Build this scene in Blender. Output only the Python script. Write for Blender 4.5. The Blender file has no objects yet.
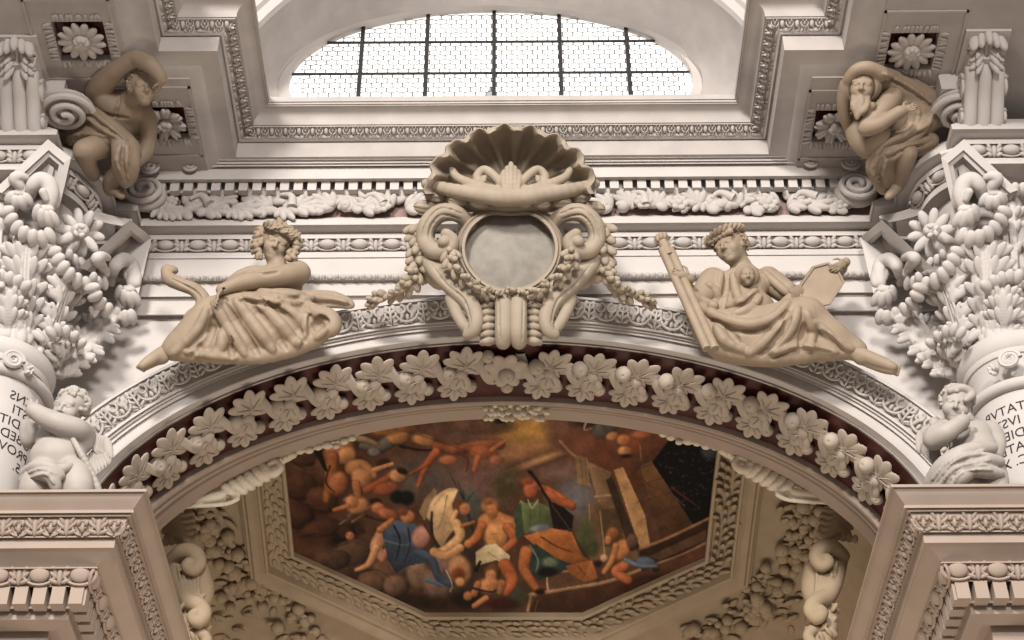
import bpy, math, random
import numpy as np
from mathutils import Vector, Matrix
PI = math.pi
# ------------------------------------------------------------------ camera
FPX = 1750.0; TH = math.radians(40.0); ROLL = 0.006
cT, sT, cR, sR = math.cos(TH), math.sin(TH), math.cos(ROLL), math.sin(ROLL)

def ray(px, py):
    u, v = px - 512.0, 320.0 - py
    u, v = u * cR + v * sR, -u * sR + v * cR
    return np.array([u / FPX, cT - v / FPX * sT, sT + v / FPX * cT])

def P(px, py, Y):
    "world point that stands at depth Y (metres into the church) on the sight line of a photo point"
    r = ray(px, py)
    return r * (Y / r[1])

def HP(px, py, Z):
    r = ray(px, py)
    return r * (Z / r[2])

def mpp(px, py, Y):
    r = ray(px, py)
    return (Y / r[1]) / FPX

C = bpy.context.scene.collection
cam_d = bpy.data.cameras.new('camera'); cam = bpy.data.objects.new('camera', cam_d); C.objects.link(cam)
right = np.array([cR, sR * sT, -sR * cT]); up = np.array([sR, -cR * sT, cR * cT]); fw = np.array([0, cT, sT])
CAMX = np.stack([right, up, -fw], 1)
M4 = Matrix(((right[0], up[0], -fw[0], 0), (right[1], up[1], -fw[1], 0), (right[2], up[2], -fw[2], 0), (0, 0, 0, 1)))
cam.matrix_world = M4
cam_d.sensor_fit = 'HORIZONTAL'; cam_d.sensor_width = 36.0; cam_d.lens = 36.0 * FPX / 1024.0
cam_d.clip_end = 500
bpy.context.scene.camera = cam

# ------------------------------------------------------------------ materials
def mat(name, col, rough=0.8, var=0.12, scale=3.0, bump=0.0, bscale=40.0, spec=0.25, emit=None, estr=0.0):
    m = bpy.data.materials.new(name); m.use_nodes = True
    nt = m.node_tree; b = nt.nodes['Principled BSDF']
    b.inputs['Roughness'].default_value = rough
    b.inputs['Specular IOR Level'].default_value = spec
    tc = nt.nodes.new('ShaderNodeTexCoord')
    n = nt.nodes.new('ShaderNodeTexNoise'); n.inputs['Scale'].default_value = scale; n.inputs['Detail'].default_value = 6
    nt.links.new(tc.outputs['Object'], n.inputs['Vector'])
    r = nt.nodes.new('ShaderNodeValToRGB')
    r.color_ramp.elements[0].position = 0.3; r.color_ramp.elements[1].position = 0.72
    r.color_ramp.elements[0].color = (*[c * (1 - var) for c in col], 1)
    r.color_ramp.elements[1].color = (*[min(1, c * (1 + var * .6)) for c in col], 1)
    nt.links.new(n.outputs['Fac'], r.inputs['Fac']); nt.links.new(r.outputs['Color'], b.inputs['Base Color'])
    if bump:
        n2 = nt.nodes.new('ShaderNodeTexNoise'); n2.inputs['Scale'].default_value = bscale; n2.inputs['Detail'].default_value = 4
        nt.links.new(tc.outputs['Object'], n2.inputs['Vector'])
        bp = nt.nodes.new('ShaderNodeBump'); bp.inputs['Strength'].default_value = bump; bp.inputs['Distance'].default_value = 0.02
        nt.links.new(n2.outputs['Fac'], bp.inputs['Height']); nt.links.new(bp.outputs['Normal'], b.inputs['Normal'])
    if emit:
        b.inputs['Emission Color'].default_value = (*emit, 1); b.inputs['Emission Strength'].default_value = estr
    return m

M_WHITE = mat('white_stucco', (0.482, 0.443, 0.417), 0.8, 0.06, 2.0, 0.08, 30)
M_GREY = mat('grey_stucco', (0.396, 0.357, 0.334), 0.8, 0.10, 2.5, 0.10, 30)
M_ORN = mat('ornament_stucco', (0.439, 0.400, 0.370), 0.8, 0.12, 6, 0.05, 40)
M_PINK = mat('warm_stucco', (0.335, 0.262, 0.213), 0.78, 0.07, 2.0, 0.06, 30)
M_TAN = mat('tan_statue_stucco', (0.288, 0.22, 0.156), 0.62, 0.14, 3.0, 0.10, 25, 0.35)
M_TAN2 = mat('cartouche_stucco', (0.310, 0.252, 0.191), 0.7, 0.14, 3.0, 0.10, 25, 0.3)
M_MAN = mat('brown_statue_stucco', (0.258, 0.194, 0.138), 0.6, 0.16, 3.0, 0.10, 25, 0.35)
M_PUTTO = mat('pale_statue_stucco', (0.370, 0.331, 0.297), 0.6, 0.10, 4.0, 0.08, 30, 0.35)
M_GARL = mat('garland_stucco', (0.396, 0.331, 0.271), 0.7, 0.14, 5.0, 0.10, 30)
M_CHAPEL = mat('chapel_stucco', (0.344, 0.262, 0.176), 0.8, 0.10, 4.0, 0.08, 30)
M_PLATE = mat('aged_plate_stucco', (0.25, 0.228, 0.195), 0.75, 0.22, 5.0, 0.10, 30)
M_CREAM = mat('cream_stucco', (0.60, 0.52, 0.41), 0.75, 0.08, 4.0, 0.05, 30)
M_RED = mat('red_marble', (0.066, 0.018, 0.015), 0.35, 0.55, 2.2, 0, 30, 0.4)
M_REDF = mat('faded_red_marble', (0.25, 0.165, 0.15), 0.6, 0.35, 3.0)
M_IRON = mat('dark_iron', (0.028, 0.026, 0.026), 0.6, 0.2, 8)
M_INK = mat('black_paint', (0.03, 0.026, 0.024), 0.8, 0.2, 8)
M_GLASS = mat('daylit_glass', (0.8, 0.78, 0.75), 0.4, 0.03, 1.5, 0, 30, 0.3, (1.0, 0.965, 0.93), 0.8)

# ------------------------------------------------------------------ mesh builder
def ico(sub):
    t = (1 + 5 ** .5) / 2
    v = [(-1, t, 0), (1, t, 0), (-1, -t, 0), (1, -t, 0), (0, -1, t), (0, 1, t), (0, -1, -t), (0, 1, -t), (t, 0, -1), (t, 0, 1), (-t, 0, -1), (-t, 0, 1)]
    v = [np.array(a, float) / np.linalg.norm(a) for a in v]
    f = [(0, 11, 5), (0, 5, 1), (0, 1, 7), (0, 7, 10), (0, 10, 11), (1, 5, 9), (5, 11, 4), (11, 10, 2), (10, 7, 6), (7, 1, 8), (3, 9, 4), (3, 4, 2), (3, 2, 6), (3, 6, 8), (3, 8, 9), (4, 9, 5), (2, 4, 11), (6, 2, 10), (8, 6, 7), (9, 8, 1)]
    for _ in range(sub):
        cache = {}; g = []
        def mid(a, b):
            k = (min(a, b), max(a, b))
            if k not in cache:
                m = v[a] + v[b]; v.append(m / np.linalg.norm(m)); cache[k] = len(v) - 1
            return cache[k]
        for a, b, c in f:
            x, y, z = mid(a, b), mid(b, c), mid(c, a)
            g += [(a, x, z), (b, y, x), (c, z, y), (x, y, z)]
        f = g
    return np.array(v), np.array(f)
ICO = {i: ico(i) for i in (1, 2, 3)}

def nrm(a):
    a = np.asarray(a, float); return a / (np.linalg.norm(a) + 1e-12)

def frame_z(d, hint=(0, 0, 1)):
    "orthonormal columns (x, y, z) with z along d"
    z = nrm(d); h = np.asarray(hint, float)
    if abs(z @ nrm(h)) > .97: h = np.array([0.3, 1, 0.1])
    x = nrm(np.cross(h, z)); y = np.cross(z, x)
    return np.stack([x, y, z], 1)

def crom(pts, n=6, closed=False):
    p = np.asarray(pts, float); out = []
    N = len(p)
    if N < 3 and not closed:
        return np.array([p[0] + (p[-1] - p[0]) * t for t in np.linspace(0, 1, n + 1)])
    for i in range(N if closed else N - 1):
        if closed: a, b, c, d = p[(i - 1) % N], p[i], p[(i + 1) % N], p[(i + 2) % N]
        else: a, b, c, d = p[max(i - 1, 0)], p[i], p[i + 1], p[min(i + 2, N - 1)]
        for k in range(n):
            t = k / n
            out.append(.5 * ((2 * b) + (c - a) * t + (2 * a - 5 * b + 4 * c - d) * t * t + (3 * b - a - 3 * c + d) * t ** 3))
    if not closed: out.append(p[-1])
    return np.array(out)

class MB:
    def __init__(s): s.v = []; s.f = []; s.n = 0
    def add(s, v, f):
        v = np.asarray(v, float).reshape(-1, 3); f = np.asarray(f, int)
        s.v.append(v); s.f.append(f + s.n); s.n += len(v)
    def ell(s, c, r, R=None, sub=2):
        v, f = ICO[sub]; v = v * np.asarray(r, float)
        if R is not None: v = v @ np.asarray(R).T
        s.add(v + np.asarray(c, float), f)
    def grid(s, g, cu=False, cv=False, flip=False):
        g = np.asarray(g, float); n, m = g.shape[:2]
        i = np.arange(n if cu else n - 1)[:, None]; j = np.arange(m if cv else m - 1)[None]
        i2 = (i + 1) % n; j2 = (j + 1) % m
        f = np.stack([i * m + j, i * m + j2, i2 * m + j2, i2 * m + j], -1).reshape(-1, 4)
        if flip: f = f[:, ::-1]
        s.add(g.reshape(-1, 3), f)
    def quad(s, *p): s.add(p, [(0, 1, 2, 3)])
    def poly(s, p): s.add(p, [tuple(range(len(p)))])
    def box(s, c, h, R=None):
        c = np.asarray(c, float); h = np.asarray(h, float)
        v = np.array([(x, y, z) for x in (-1, 1) for y in (-1, 1) for z in (-1, 1)], float) * h
        if R is not None: v = v @ np.asarray(R).T
        s.add(v + c, [(0, 1, 3, 2), (4, 6, 7, 5), (0, 4, 5, 1), (2, 3, 7, 6), (0, 2, 6, 4), (1, 5, 7, 3)])
    def hexa(s, a, b):
        "prism between two equal polygons a and b"
        n = len(a); v = list(a) + list(b)
        s.add(v, [tuple(range(n))[::-1]] if n > 4 else [tuple(range(n))[::-1]])
        s.f.append(np.array([[n + i for i in range(n)]]) + s.n - 2 * n)
        s.f.append(np.array([(i, (i + 1) % n, n + (i + 1) % n, n + i) for i in range(n)]) + s.n - 2 * n)
    def tube(s, pts, r, n=8, cap=True, flat=1.0, hint=(0, 0, 1)):
        p = np.asarray(pts, float); k = len(p); r = np.broadcast_to(np.asarray(r, float), (k,))
        t = np.gradient(p, axis=0); rings = []
        F = frame_z(t[0], hint)
        x = F[:, 0]
        for i in range(k):
            z = nrm(t[i]); x = nrm(x - z * (x @ z)); y = np.cross(z, x)
            a = np.linspace(0, 2 * PI, n, endpoint=False)
            rings.append(p[i] + r[i] * (np.cos(a)[:, None] * x + np.sin(a)[:, None] * y * flat))
        s.grid(np.array(rings), cv=True)
        if cap:
            for i, fl in ((0, True), (k - 1, False)):
                ring = rings[i]; c = ring.mean(0)
                f = [(q, (q + 1) % n, n) if not fl else ((q + 1) % n, q, n) for q in range(n)]
                s.add(np.vstack([ring, c]), f)
    def xf(s, M, o):
        "a copy moved by the matrix M (3x3) and offset o"
        b = MB(); b.v = [v @ np.asarray(M).T + np.asarray(o) for v in s.v]; b.f = [f.copy() for f in s.f]; b.n = s.n
        return b
    def join(s, b):
        for f in b.f: s.f.append(f + s.n)
        s.v += b.v; s.n += b.n
    def mesh(s, name, m, smooth=True, ang=38, org=(0, 0, 0)):
        me = bpy.data.meshes.new(name)
        v = np.vstack(s.v) - np.asarray(org, float)
        me.vertices.add(len(v)); me.vertices.foreach_set('co', v.ravel())
        ln = np.concatenate([np.full(len(f), f.shape[1]) for f in s.f]); idx = np.concatenate([f.ravel() for f in s.f])
        me.loops.add(len(idx)); me.loops.foreach_set('vertex_index', idx)
        me.polygons.add(len(ln)); me.polygons.foreach_set('loop_start', np.concatenate([[0], np.cumsum(ln)[:-1]])); me.polygons.foreach_set('loop_total', ln)
        me.update(calc_edges=True); me.validate()
        me.polygons.foreach_set('use_smooth', np.full(len(me.polygons), bool(smooth)))
        if smooth and ang: me.set_sharp_from_angle(angle=math.radians(ang))
        if m: me.materials.append(m)
        return me
    def build(s, name, m, parent=None, smooth=True, ang=38, org=None):
        o0 = np.array(parent['_o']) if (parent is not None and org is None) else (np.zeros(3) if org is None else np.asarray(org, float))
        ob = bpy.data.objects.new(name, s.mesh(name, m, smooth, ang, o0)); C.objects.link(ob)
        if parent is not None: ob.parent = parent; ob['_o'] = list(map(float, o0))
        else: ob.location = o0; ob['_o'] = list(map(float, o0))
        return ob

def tag(o, label=None, cat=None, group=None, kind=None):
    if label: o['label'] = label
    if cat: o['category'] = cat
    if group: o['group'] = group
    if kind: o['kind'] = kind
    return o

def thing(name, label, cat, loc, group=None):
    o = bpy.data.objects.new(name, None); C.objects.link(o); o.location = [float(a) for a in loc]; o['_o'] = [float(a) for a in loc]
    o.empty_display_size = 0.2
    return tag(o, label, cat, group)

TRIMS = [0]
def struct(name, mb, m, smooth=True, ang=38, label=None, cat=None):
    if name.startswith('trim'): TRIMS[0] += 1; name = 'trim_%d' % TRIMS[0]
    o = mb.build(name, m, None, smooth, ang)
    return tag(o, label, cat, kind='structure')

def copy_tree(o, parent=None):
    c = o.copy(); C.objects.link(c)
    if parent is not None: c.parent = parent
    for ch in list(o.children): copy_tree(ch, c)
    return c

# ------------------------------------------------------------------ mouldings swept along a plan path
def mitre(path, left=True):
    "mitred outward vectors of a plan polyline; outward = right of the walking direction"
    p = np.asarray(path, float); d = np.diff(p, axis=0); d /= np.linalg.norm(d, axis=1)[:, None]
    nr = np.stack([d[:, 1], -d[:, 0]], 1)
    m = []
    for i in range(len(p)):
        a = nr[max(i - 1, 0)]; b = nr[min(i, len(nr) - 1)]
        h = a + b; h = h / np.linalg.norm(h); m.append(h / max(h @ a, .2))
    return p, np.array(m)

def sweep(mb, path, prof):
    p, m = mitre(path)
    g = np.array([[(*(p[i] + m[i] * o), z) for (o, z) in prof] for i in range(len(p))])
    mb.grid(g)

def along(path, off, step, closed_ends=True, snap=True):
    "frames (point, tangent, outward) spaced by step along the plan path pushed out by off"
    p, m = mitre(path); q = p + m * off; out = []
    for i in range(len(q) - 1):
        L = np.linalg.norm(q[i + 1] - q[i]); n = max(1, int(round(L / step)))
        if L < step * .5: continue
        t = (q[i + 1] - q[i]) / L; nn = np.array([t[1], -t[0]])
        for k in range(n):
            out.append((q[i] + t * L * (k + .5) / n, t, nn, L / n))
    return out

def arcpts(c, r, a0, a1, n):
    return [(c[0] + r * math.cos(a), c[1] + r * math.sin(a)) for a in np.linspace(a0, a1, n)]

def inst(mb, proto, p, s, u, d, sc=(1, 1, 1)):
    M = np.stack([np.asarray(s, float) * sc[0], np.asarray(u, float) * sc[1], np.asarray(d, float) * sc[2]], 1)
    mb.join(proto.xf(M, p))

def Ztilt(d, up_, ang):
    "rotate the pair (outward, up) so that the face looks down by ang"
    d = np.asarray(d, float); up_ = np.asarray(up_, float); c, s = math.cos(ang), math.sin(ang)
    return d * c - up_ * s, up_ * c + d * s
# ================================================================== THE SETTING
def pprof(lst, Yb, px=512):
    return [(Yb - Y, P(px, py, Y)[2]) for py, Y in lst]

# ---------------- great arch (half ellipse, fitted on the photograph's arrises)
def ell_fit(pts, Y):
    "upright ellipse through photo points that stand on the plane Y: centre x, centre z, half width, half height"
    q = np.array([P(x, y, Y)[[0, 2]] for x, y in pts])
    A = np.c_[q[:, 0] ** 2, q[:, 0], q[:, 1] ** 2, q[:, 1]]; s = np.linalg.lstsq(A, np.ones(len(q)), rcond=None)[0]
    cx = -s[1] / (2 * s[0]); cz = -s[3] / (2 * s[2]); k = 1 + s[0] * cx * cx + s[2] * cz * cz
    return cx, cz, math.sqrt(k / s[0]), math.sqrt(k / s[2])
E_T = (-.07, 12.87, 5.863, 3.453); E_X = (-.085, 12.85, 6.95, 4.44)
E_R = ell_fit([(150, 498.8), (199.4, 466), (240, 444.8), (268, 436), (280, 432), (358, 409.5), (440, 399.4), (512, 396.6), (560, 396), (638, 406), (720, 427.5), (795, 460), (881, 510)], 21.15)
def ell_fit_c(pts, Y, cx, cz):
    q = np.array([P(x, y, Y)[[0, 2]] for x, y in pts]); s = np.linalg.lstsq(np.c_[(q[:, 0] - cx) ** 2, (q[:, 1] - cz) ** 2], np.ones(len(q)), rcond=None)[0]
    return cx, cz, 1 / math.sqrt(s[0]), 1 / math.sqrt(s[1])
E_K = ell_fit_c([(155.6, 516), (207, 487), (240, 466), (319, 435), (358, 425), (440, 414), (512, 411), (560, 408), (638, 418), (720, 442.5), (795, 478), (851, 512)], 21.6, -.1, 12.7)

CR_T = E_T[1] + E_T[3]; CR_X = E_X[1] + E_X[3]
def ell_s(s, Y):
    k = Y / 20
    return tuple((E_T[i] + (E_X[i] - E_T[i]) * s) * k for i in range(4)) + (Y,)
def pxring(py, Y): return ell_s((P(512, py, 20)[2] - CR_T) / (CR_X - CR_T), Y)
def arch_pt(e, a):
    if abs(a) > PI / 2: return np.array([e[0] + math.copysign(e[2], a), e[4], e[1] - (abs(a) - PI / 2) * 4.0])
    return np.array([e[0] + e[2] * math.sin(a), e[4], e[1] + e[3] * math.cos(a)])
AA = np.radians(np.linspace(-125, 125, 201))
def arch_rings(mb, rings, aa=AA): mb.grid(np.array([[arch_pt(e, a) for a in aa] for e in rings]))
mb = MB()
arch_rings(mb, [pxring(294.0, 20.15), pxring(294.5, 19.55), pxring(296.5, 19.55), pxring(297.5, 19.6), pxring(300, 19.6), pxring(306, 19.66), pxring(313, 19.74), pxring(317.2, 19.76), pxring(318.2, 19.74), pxring(320, 19.74), pxring(320.7, 19.79), pxring(323, 19.79),
                pxring(323.7, 19.83), pxring(326.5, 19.83), pxring(327.2, 19.88), pxring(334, 19.88), pxring(334.8, 19.86), pxring(336, 19.87), pxring(338, 19.93), pxring(341.5, 20.03), pxring(342.1, 20.0), pxring(343.6, 20.06)])
struct('trim_1', mb, M_WHITE)
def lerp_e(A, B, t): return tuple(A[i] + (B[i] - A[i]) * t for i in range(5))
RA = ell_s(0.0, 20.05); RB = E_R + (21.15,)
def intr(a, t, h=0.0):
    "point of the arch soffit: a = angle, t = 0 front edge .. 1 back edge, h = height off the surface (towards the floor)"
    e = lerp_e(RA, RB, t); return arch_pt((e[0], e[1], e[2] - h, e[3] - h, e[4]), a)
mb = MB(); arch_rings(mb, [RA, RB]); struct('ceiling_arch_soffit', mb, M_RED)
mb = MB(); RK = E_K + (21.6,)
def rk(t, h, Y=None):
    e = lerp_e(RB, RK, t); return (e[0], e[1], e[2] - h, e[3] - h, e[4] if Y is None else Y)
arch_rings(mb, [RB, rk(0, .10), rk(.06, .13), rk(.16, .13), rk(.2, .09), rk(.36, .07), rk(.40, .1), rk(.48, .1), rk(.52, .06), rk(.8, .0), rk(.84, .03), rk(.97, .03), rk(1, 0), (RK[0], RK[1], RK[2], RK[3], 21.85), (RK[0], RK[1], RK[2] + .6, RK[3] + .9, 21.87)])
struct('trim_2', mb, M_PINK)
mb = MB(); zt = P(512, 293.5, 20.12)[2]
g = []
for a in np.radians(np.linspace(-90, 90, 121)):
    p = arch_pt((E_X[0], E_X[1], E_X[2] - .1, E_X[3] - .1, 20.12), a); q = p.copy(); q[2] = max(zt, p[2] + .01); g.append([p, q])
mb.grid(np.array(g))
for s in (-1, 1): mb.quad((E_X[0] + s * 6.83, 20.12, 9), (s * 12, 20.12, 9), (s * 12, 20.12, zt), (E_X[0] + s * 6.83, 20.12, zt))
struct('wall_back', mb, M_WHITE)

# ---------------- entablature of the back wall
YW = 20.0
WALL = [(-9.6, YW), (9.6, YW)]
mb = MB()
sweep(mb, WALL, pprof([(256.5, 19.9), (272.5, 19.9), (273, 19.86), (274, 19.84), (278.5, 19.87), (279.5, 19.93), (281, 19.95), (294.5, 19.95), (295, 20.0), (298, 20.02), (299, 20.03), (310.5, 20.03), (311, 20.0), (312.5, 20.0), (314.5, 20.12)], YW))
struct('wall_back_fascia', mb, M_WHITE)
CL = np.array([-7.19, 19.10]); CRc = np.array([7.0, 19.10])     # column axes
ZA = P(512, 219, 19.6)[2]; RC = 1.17
def ent_path():
    yb = 19.62
    a1 = math.asin((19.28 - CL[1]) / RC)
    L = [(-10.5, 17.68), (-6.6, 17.68), (-6.6, CL[1] - math.sqrt(RC ** 2 - (CL[0] + 6.6) ** 2))]
    L += arcpts(CL, RC, -math.acos((-6.6 - CL[0]) / RC), a1, 20)[1:]
    L += [(-5.70, 19.28), (-5.70, yb)]
    return L + [(-x - .19, y) for x, y in reversed(L)]
PENT = ent_path()
prof_ent = pprof([(212, 20.0), (218.9, 19.6), (223.6, 19.6), (224.3, 19.64), (228, 19.70), (232.6, 19.82), (233.2, 19.78), (237.3, 19.78), (238, 19.82), (243, 19.85), (250.5, 19.93), (251, 19.9), (253, 19.9), (253.5, 19.88), (256.5, 19.88), (257, 20.3)], 19.62)
mb = MB(); sweep(mb, PENT, prof_ent)
struct('trim_3', mb, M_WHITE)
# underside of the round entablature over each capital
for s, c in ((-1, CL), (1, CRc)):
    mb = MB(); zb = prof_ent[-2][1] + .002
    ang = np.linspace(0, 2 * PI, 49)
    ring = lambda r: [(c[0] + r * math.cos(a), c[1] + r * math.sin(a), zb) for a in ang]
    mb.grid(np.array([ring(0.01), ring(RC - .27)]), flip=True)
    x0, x1 = (c[0] - 3, c[0] + .3) if s < 0 else (c[0] - .3, c[0] + 3)
    mb.quad((x0, 17.95, zb + .01), (x1, 17.95, zb + .01), (x1, 19.4, zb + .01), (x0, 19.4, zb + .01))
    struct('ceiling_capital', mb, M_GREY)
    mb = MB(); zt2 = prof_ent[1][1]; mb.quad((x0 - .3, 17.7, zt2), (x1 + .3, 17.7, zt2), (x1 + .3, 20, zt2), (x0 - .3, 20, zt2)); struct('trim_ledge', mb, M_GREY)
# frieze ground
mb = MB(); sweep(mb, WALL, [(.25, P(512, 222, 20)[2] - .4), (.25, P(512, 190, 19.75)[2] + .2)]); struct('wall_frieze', mb, M_REDF)
# upper bed mouldings with the dentil course
mb = MB()
pr4 = pprof([(156, 19.22), (158.5, 19.22), (159, 19.26), (162, 19.27), (162.5, 19.30), (164.8, 19.31), (165, 19.37), (177.5, 19.37), (178, 19.40), (180.5, 19.45), (180.8, 19.62), (190.5, 19.62), (190.8, 19.58), (192.8, 19.62), (193.3, 19.80)], YW)
sweep(mb, WALL, [(pr4[0][0] - .3, pr4[0][1] + .45), (pr4[0][0], pr4[0][1] + .45)] + pr4)
struct('trim_4', mb, M_WHITE)

# ---------------- crowning cornice with its steps forward
PCOR = [(-5.13, 13.5), (-5.13, 17.0), (-4.27, 17.0), (-4.27, 19.17), (4.0, 19.17), (4.0, 17.05), (4.87, 17.05), (4.87, 13.5)]
YC = 19.17
prof_cor = pprof([(155.6, 19.17), (140.8, 19.17), (140.3, 19.14), (139, 19.12), (132, 19.06), (126, 18.95), (125.5, 18.92), (124.2, 18.92), (123.5, 18.9), (119, 18.9), (115, 18.87), (110, 18.80), (105.5, 18.72), (104.8, 18.70), (103.5, 18.70), (103, 18.68), (101, 18.68), (100.3, 18.66), (95.5, 18.66)], YC)
ZS = prof_cor[0][1]
zsill = prof_cor[-1][1]
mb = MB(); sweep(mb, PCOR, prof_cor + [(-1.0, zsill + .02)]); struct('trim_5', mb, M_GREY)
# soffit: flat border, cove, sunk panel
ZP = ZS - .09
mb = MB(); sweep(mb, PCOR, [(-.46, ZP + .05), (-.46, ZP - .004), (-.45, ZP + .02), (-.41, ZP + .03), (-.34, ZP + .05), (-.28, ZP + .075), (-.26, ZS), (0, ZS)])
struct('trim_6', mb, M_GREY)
ROS = [(82, 40, .40), (165, 122, .36), (911, 50, .38), (835, 125, .36)]
ROSW = [HP(x, y, ZP + .03) for x, y, r in ROS]
def soffit_panel(x0, x1, y0, y1, holes, z, skip):
    "rectangle with square sinkings"
    mb = MB(); xs = sorted({x0, x1, skip[0], skip[1], *[h[0] - h[2] for h in holes], *[h[0] + h[2] for h in holes]}); ys = sorted({y0, y1, skip[2], *[h[1] - h[2] for h in holes], *[h[1] + h[2] for h in holes]})
    for i in range(len(xs) - 1):
        for j in range(len(ys) - 1):
            cx, cy = (xs[i] + xs[i + 1]) / 2, (ys[j] + ys[j + 1]) / 2
            if skip[0] < cx < skip[1] and cy < skip[2]: continue
            if any(abs(cx - h[0]) < h[2] and abs(cy - h[1]) < h[2] for h in holes): continue
            mb.quad((xs[i], ys[j], z), (xs[i + 1], ys[j], z), (xs[i + 1], ys[j + 1], z), (xs[i], ys[j + 1], z))
    for hx, hy, h in holes:
        c = [(hx - h, hy - h), (hx + h, hy - h), (hx + h, hy + h), (hx - h, hy + h)]
        for k in range(4):
            a, b = c[k], c[(k + 1) % 4]
            mb.quad((*a, z), (*b, z), (*b, z + .14), (*a, z + .14))
    return mb
holes = [[(p[0], p[1], r * .92) for p, r in zip(ROSW[:2], (.40, .36))], [(p[0], p[1], r * .92) for p, r in zip(ROSW[2:], (.38, .36))]]
def groove(mb, x0, x1, y0, y1, z, w=.035, h=.025):
    for a, b, c_, d in ((x0, x1, y0, y0 + w), (x0, x1, y1 - w, y1), (x0, x0 + w, y0, y1), (x1 - w, x1, y0, y1)):
        mb.box(((a + b) / 2, (c_ + d) / 2, z - h / 2), ((b - a) / 2, (d - c_) / 2, h / 2))
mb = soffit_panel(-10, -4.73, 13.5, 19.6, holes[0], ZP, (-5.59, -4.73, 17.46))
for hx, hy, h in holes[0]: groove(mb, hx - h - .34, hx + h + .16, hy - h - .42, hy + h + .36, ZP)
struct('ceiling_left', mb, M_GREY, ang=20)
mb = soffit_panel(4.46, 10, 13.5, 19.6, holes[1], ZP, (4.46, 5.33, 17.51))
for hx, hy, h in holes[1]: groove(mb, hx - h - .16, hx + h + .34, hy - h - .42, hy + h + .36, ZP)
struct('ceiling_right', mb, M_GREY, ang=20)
mb = MB()
for q in holes:
    for hx, hy, h in q: mb.quad((hx - h, hy - h, ZP + .13), (hx + h, hy - h, ZP + .13), (hx + h, hy + h, ZP + .13), (hx - h, hy + h, ZP + .13))
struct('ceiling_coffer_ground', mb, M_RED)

# ---------------- lunette window
def circ_fit(q):
    A = np.c_[q[:, 0] * 2, q[:, 1] * 2, np.ones(len(q))]; b = (q ** 2).sum(1); s = np.linalg.lstsq(A, b, rcond=None)[0]
    return s[0], s[1], math.sqrt(s[2] + s[0] ** 2 + s[1] ** 2)
def px_circle(pts, Y): return circ_fit(np.array([P(x, y, Y)[[0, 2]] for x, y in pts]))
YG = 22.2
wi = ell_fit([(292.6, 93), (300.5, 67.5), (333, 39), (364, 27), (431, 14), (493, 10.7), (559, 17.6), (620.6, 29), (656, 44), (689.5, 75), (697, 95)], YG)
wo = ell_fit([(282, 93), (286.5, 67.5), (324.5, 34), (364, 19.7), (425.7, 9.9), (493, 5.5), (560, 12), (625, 24), (664, 40), (700, 72), (707, 95)], YG - .25)
ws = px_circle([(257, 34), (285, 2), (720, 0), (745, 35), (500, -62)], 20.6); ws = (ws[0], ws[1], ws[2], ws[2])
mb = MB()
aa = np.radians(np.linspace(-168, 168, 121)); ab = np.radians(np.linspace(-122, 122, 97))
def cpt(c, Y, a, dr=0): return (c[0] + (c[2] + dr) * math.sin(a), Y, c[1] + (c[3] + dr) * math.cos(a))
wrings = [[cpt(wi, YG + .05, a) for a in aa], [cpt(wi, YG - .12, a) for a in aa], [cpt(wo, YG - .15, a) for a in aa], [cpt(wo, YG - .27, a) for a in aa]]
mb.grid(np.array(wrings), flip=True)
struct('trim_7', mb, M_WHITE)
mb = MB()
spl = []
for t in np.linspace(0, 1, 9):
    tt = 1 - (1 - t) ** 1.6
    c = tuple(wo[i] + (ws[i] - wo[i]) * tt for i in range(4)); spl.append([cpt(c, YG - .27 + (20.6 - YG + .27) * t, a) for a in ab])
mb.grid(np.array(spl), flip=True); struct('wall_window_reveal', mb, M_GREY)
mb = MB()
mb.grid(np.array([[cpt(ws, 20.6, a) for a in ab], [cpt(ws, 20.5, a, .03) for a in ab], [cpt(ws, 20.5, a, .22) for a in ab], [cpt(ws, 20.42, a, .26) for a in ab], [cpt(ws, 20.42, a, .5) for a in ab], [cpt(ws, 20.55, a, .56) for a in ab], [cpt(ws, 20.62, a, .6) for a in ab], [cpt(ws, 20.65, a, 6) for a in ab]]), flip=True)
struct('wall_upper', mb, M_WHITE)
win = thing('window_1', None, None, (wi[0], YG, wi[1])); tag(win, kind='structure')
mb = MB(); c0 = (wi[0], YG + .04, wi[1]); ring = [cpt(wi, YG + .04, a, .02) for a in aa]
mb.add([c0] + ring, [(0, i + 1, i + 2) for i in range(len(ring) - 1)])
glz = mb.build('glazing', M_GLASS, win)
zw0 = P(493, 110, YG)[2]; zw1 = P(493, 5, YG)[2]
def wh(x): return wi[1] + wi[3] * math.sqrt(max(1 - ((x - wi[0]) / wi[2]) ** 2, 0))
for x in (361, 426.5, 494, 560.5, 628):
    X = P(x, 62, YG)[0]; mb = MB(); zt_ = wh(X) - .0; mb.box((X, YG - .03, (zw0 + zt_) / 2), (.036, .04, (zt_ - zw0) / 2)); mb.build('glazing_bar', M_IRON, win)
for y in (42.6, 73.8):
    Z = P(494, y, YG)[2]; hw = wi[2] * math.sqrt(max(1 - ((Z - wi[1]) / wi[3]) ** 2, 0))
    mb = MB(); mb.box((wi[0], YG - .02, Z), (hw, .02, .017)); mb.build('glazing_bar', M_IRON, win)
mb = MB(); mr = random.Random(4)                                   # leading of the small honeycomb panes
row = .128; cw = .195; r_ = 0
z = zw0
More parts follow.
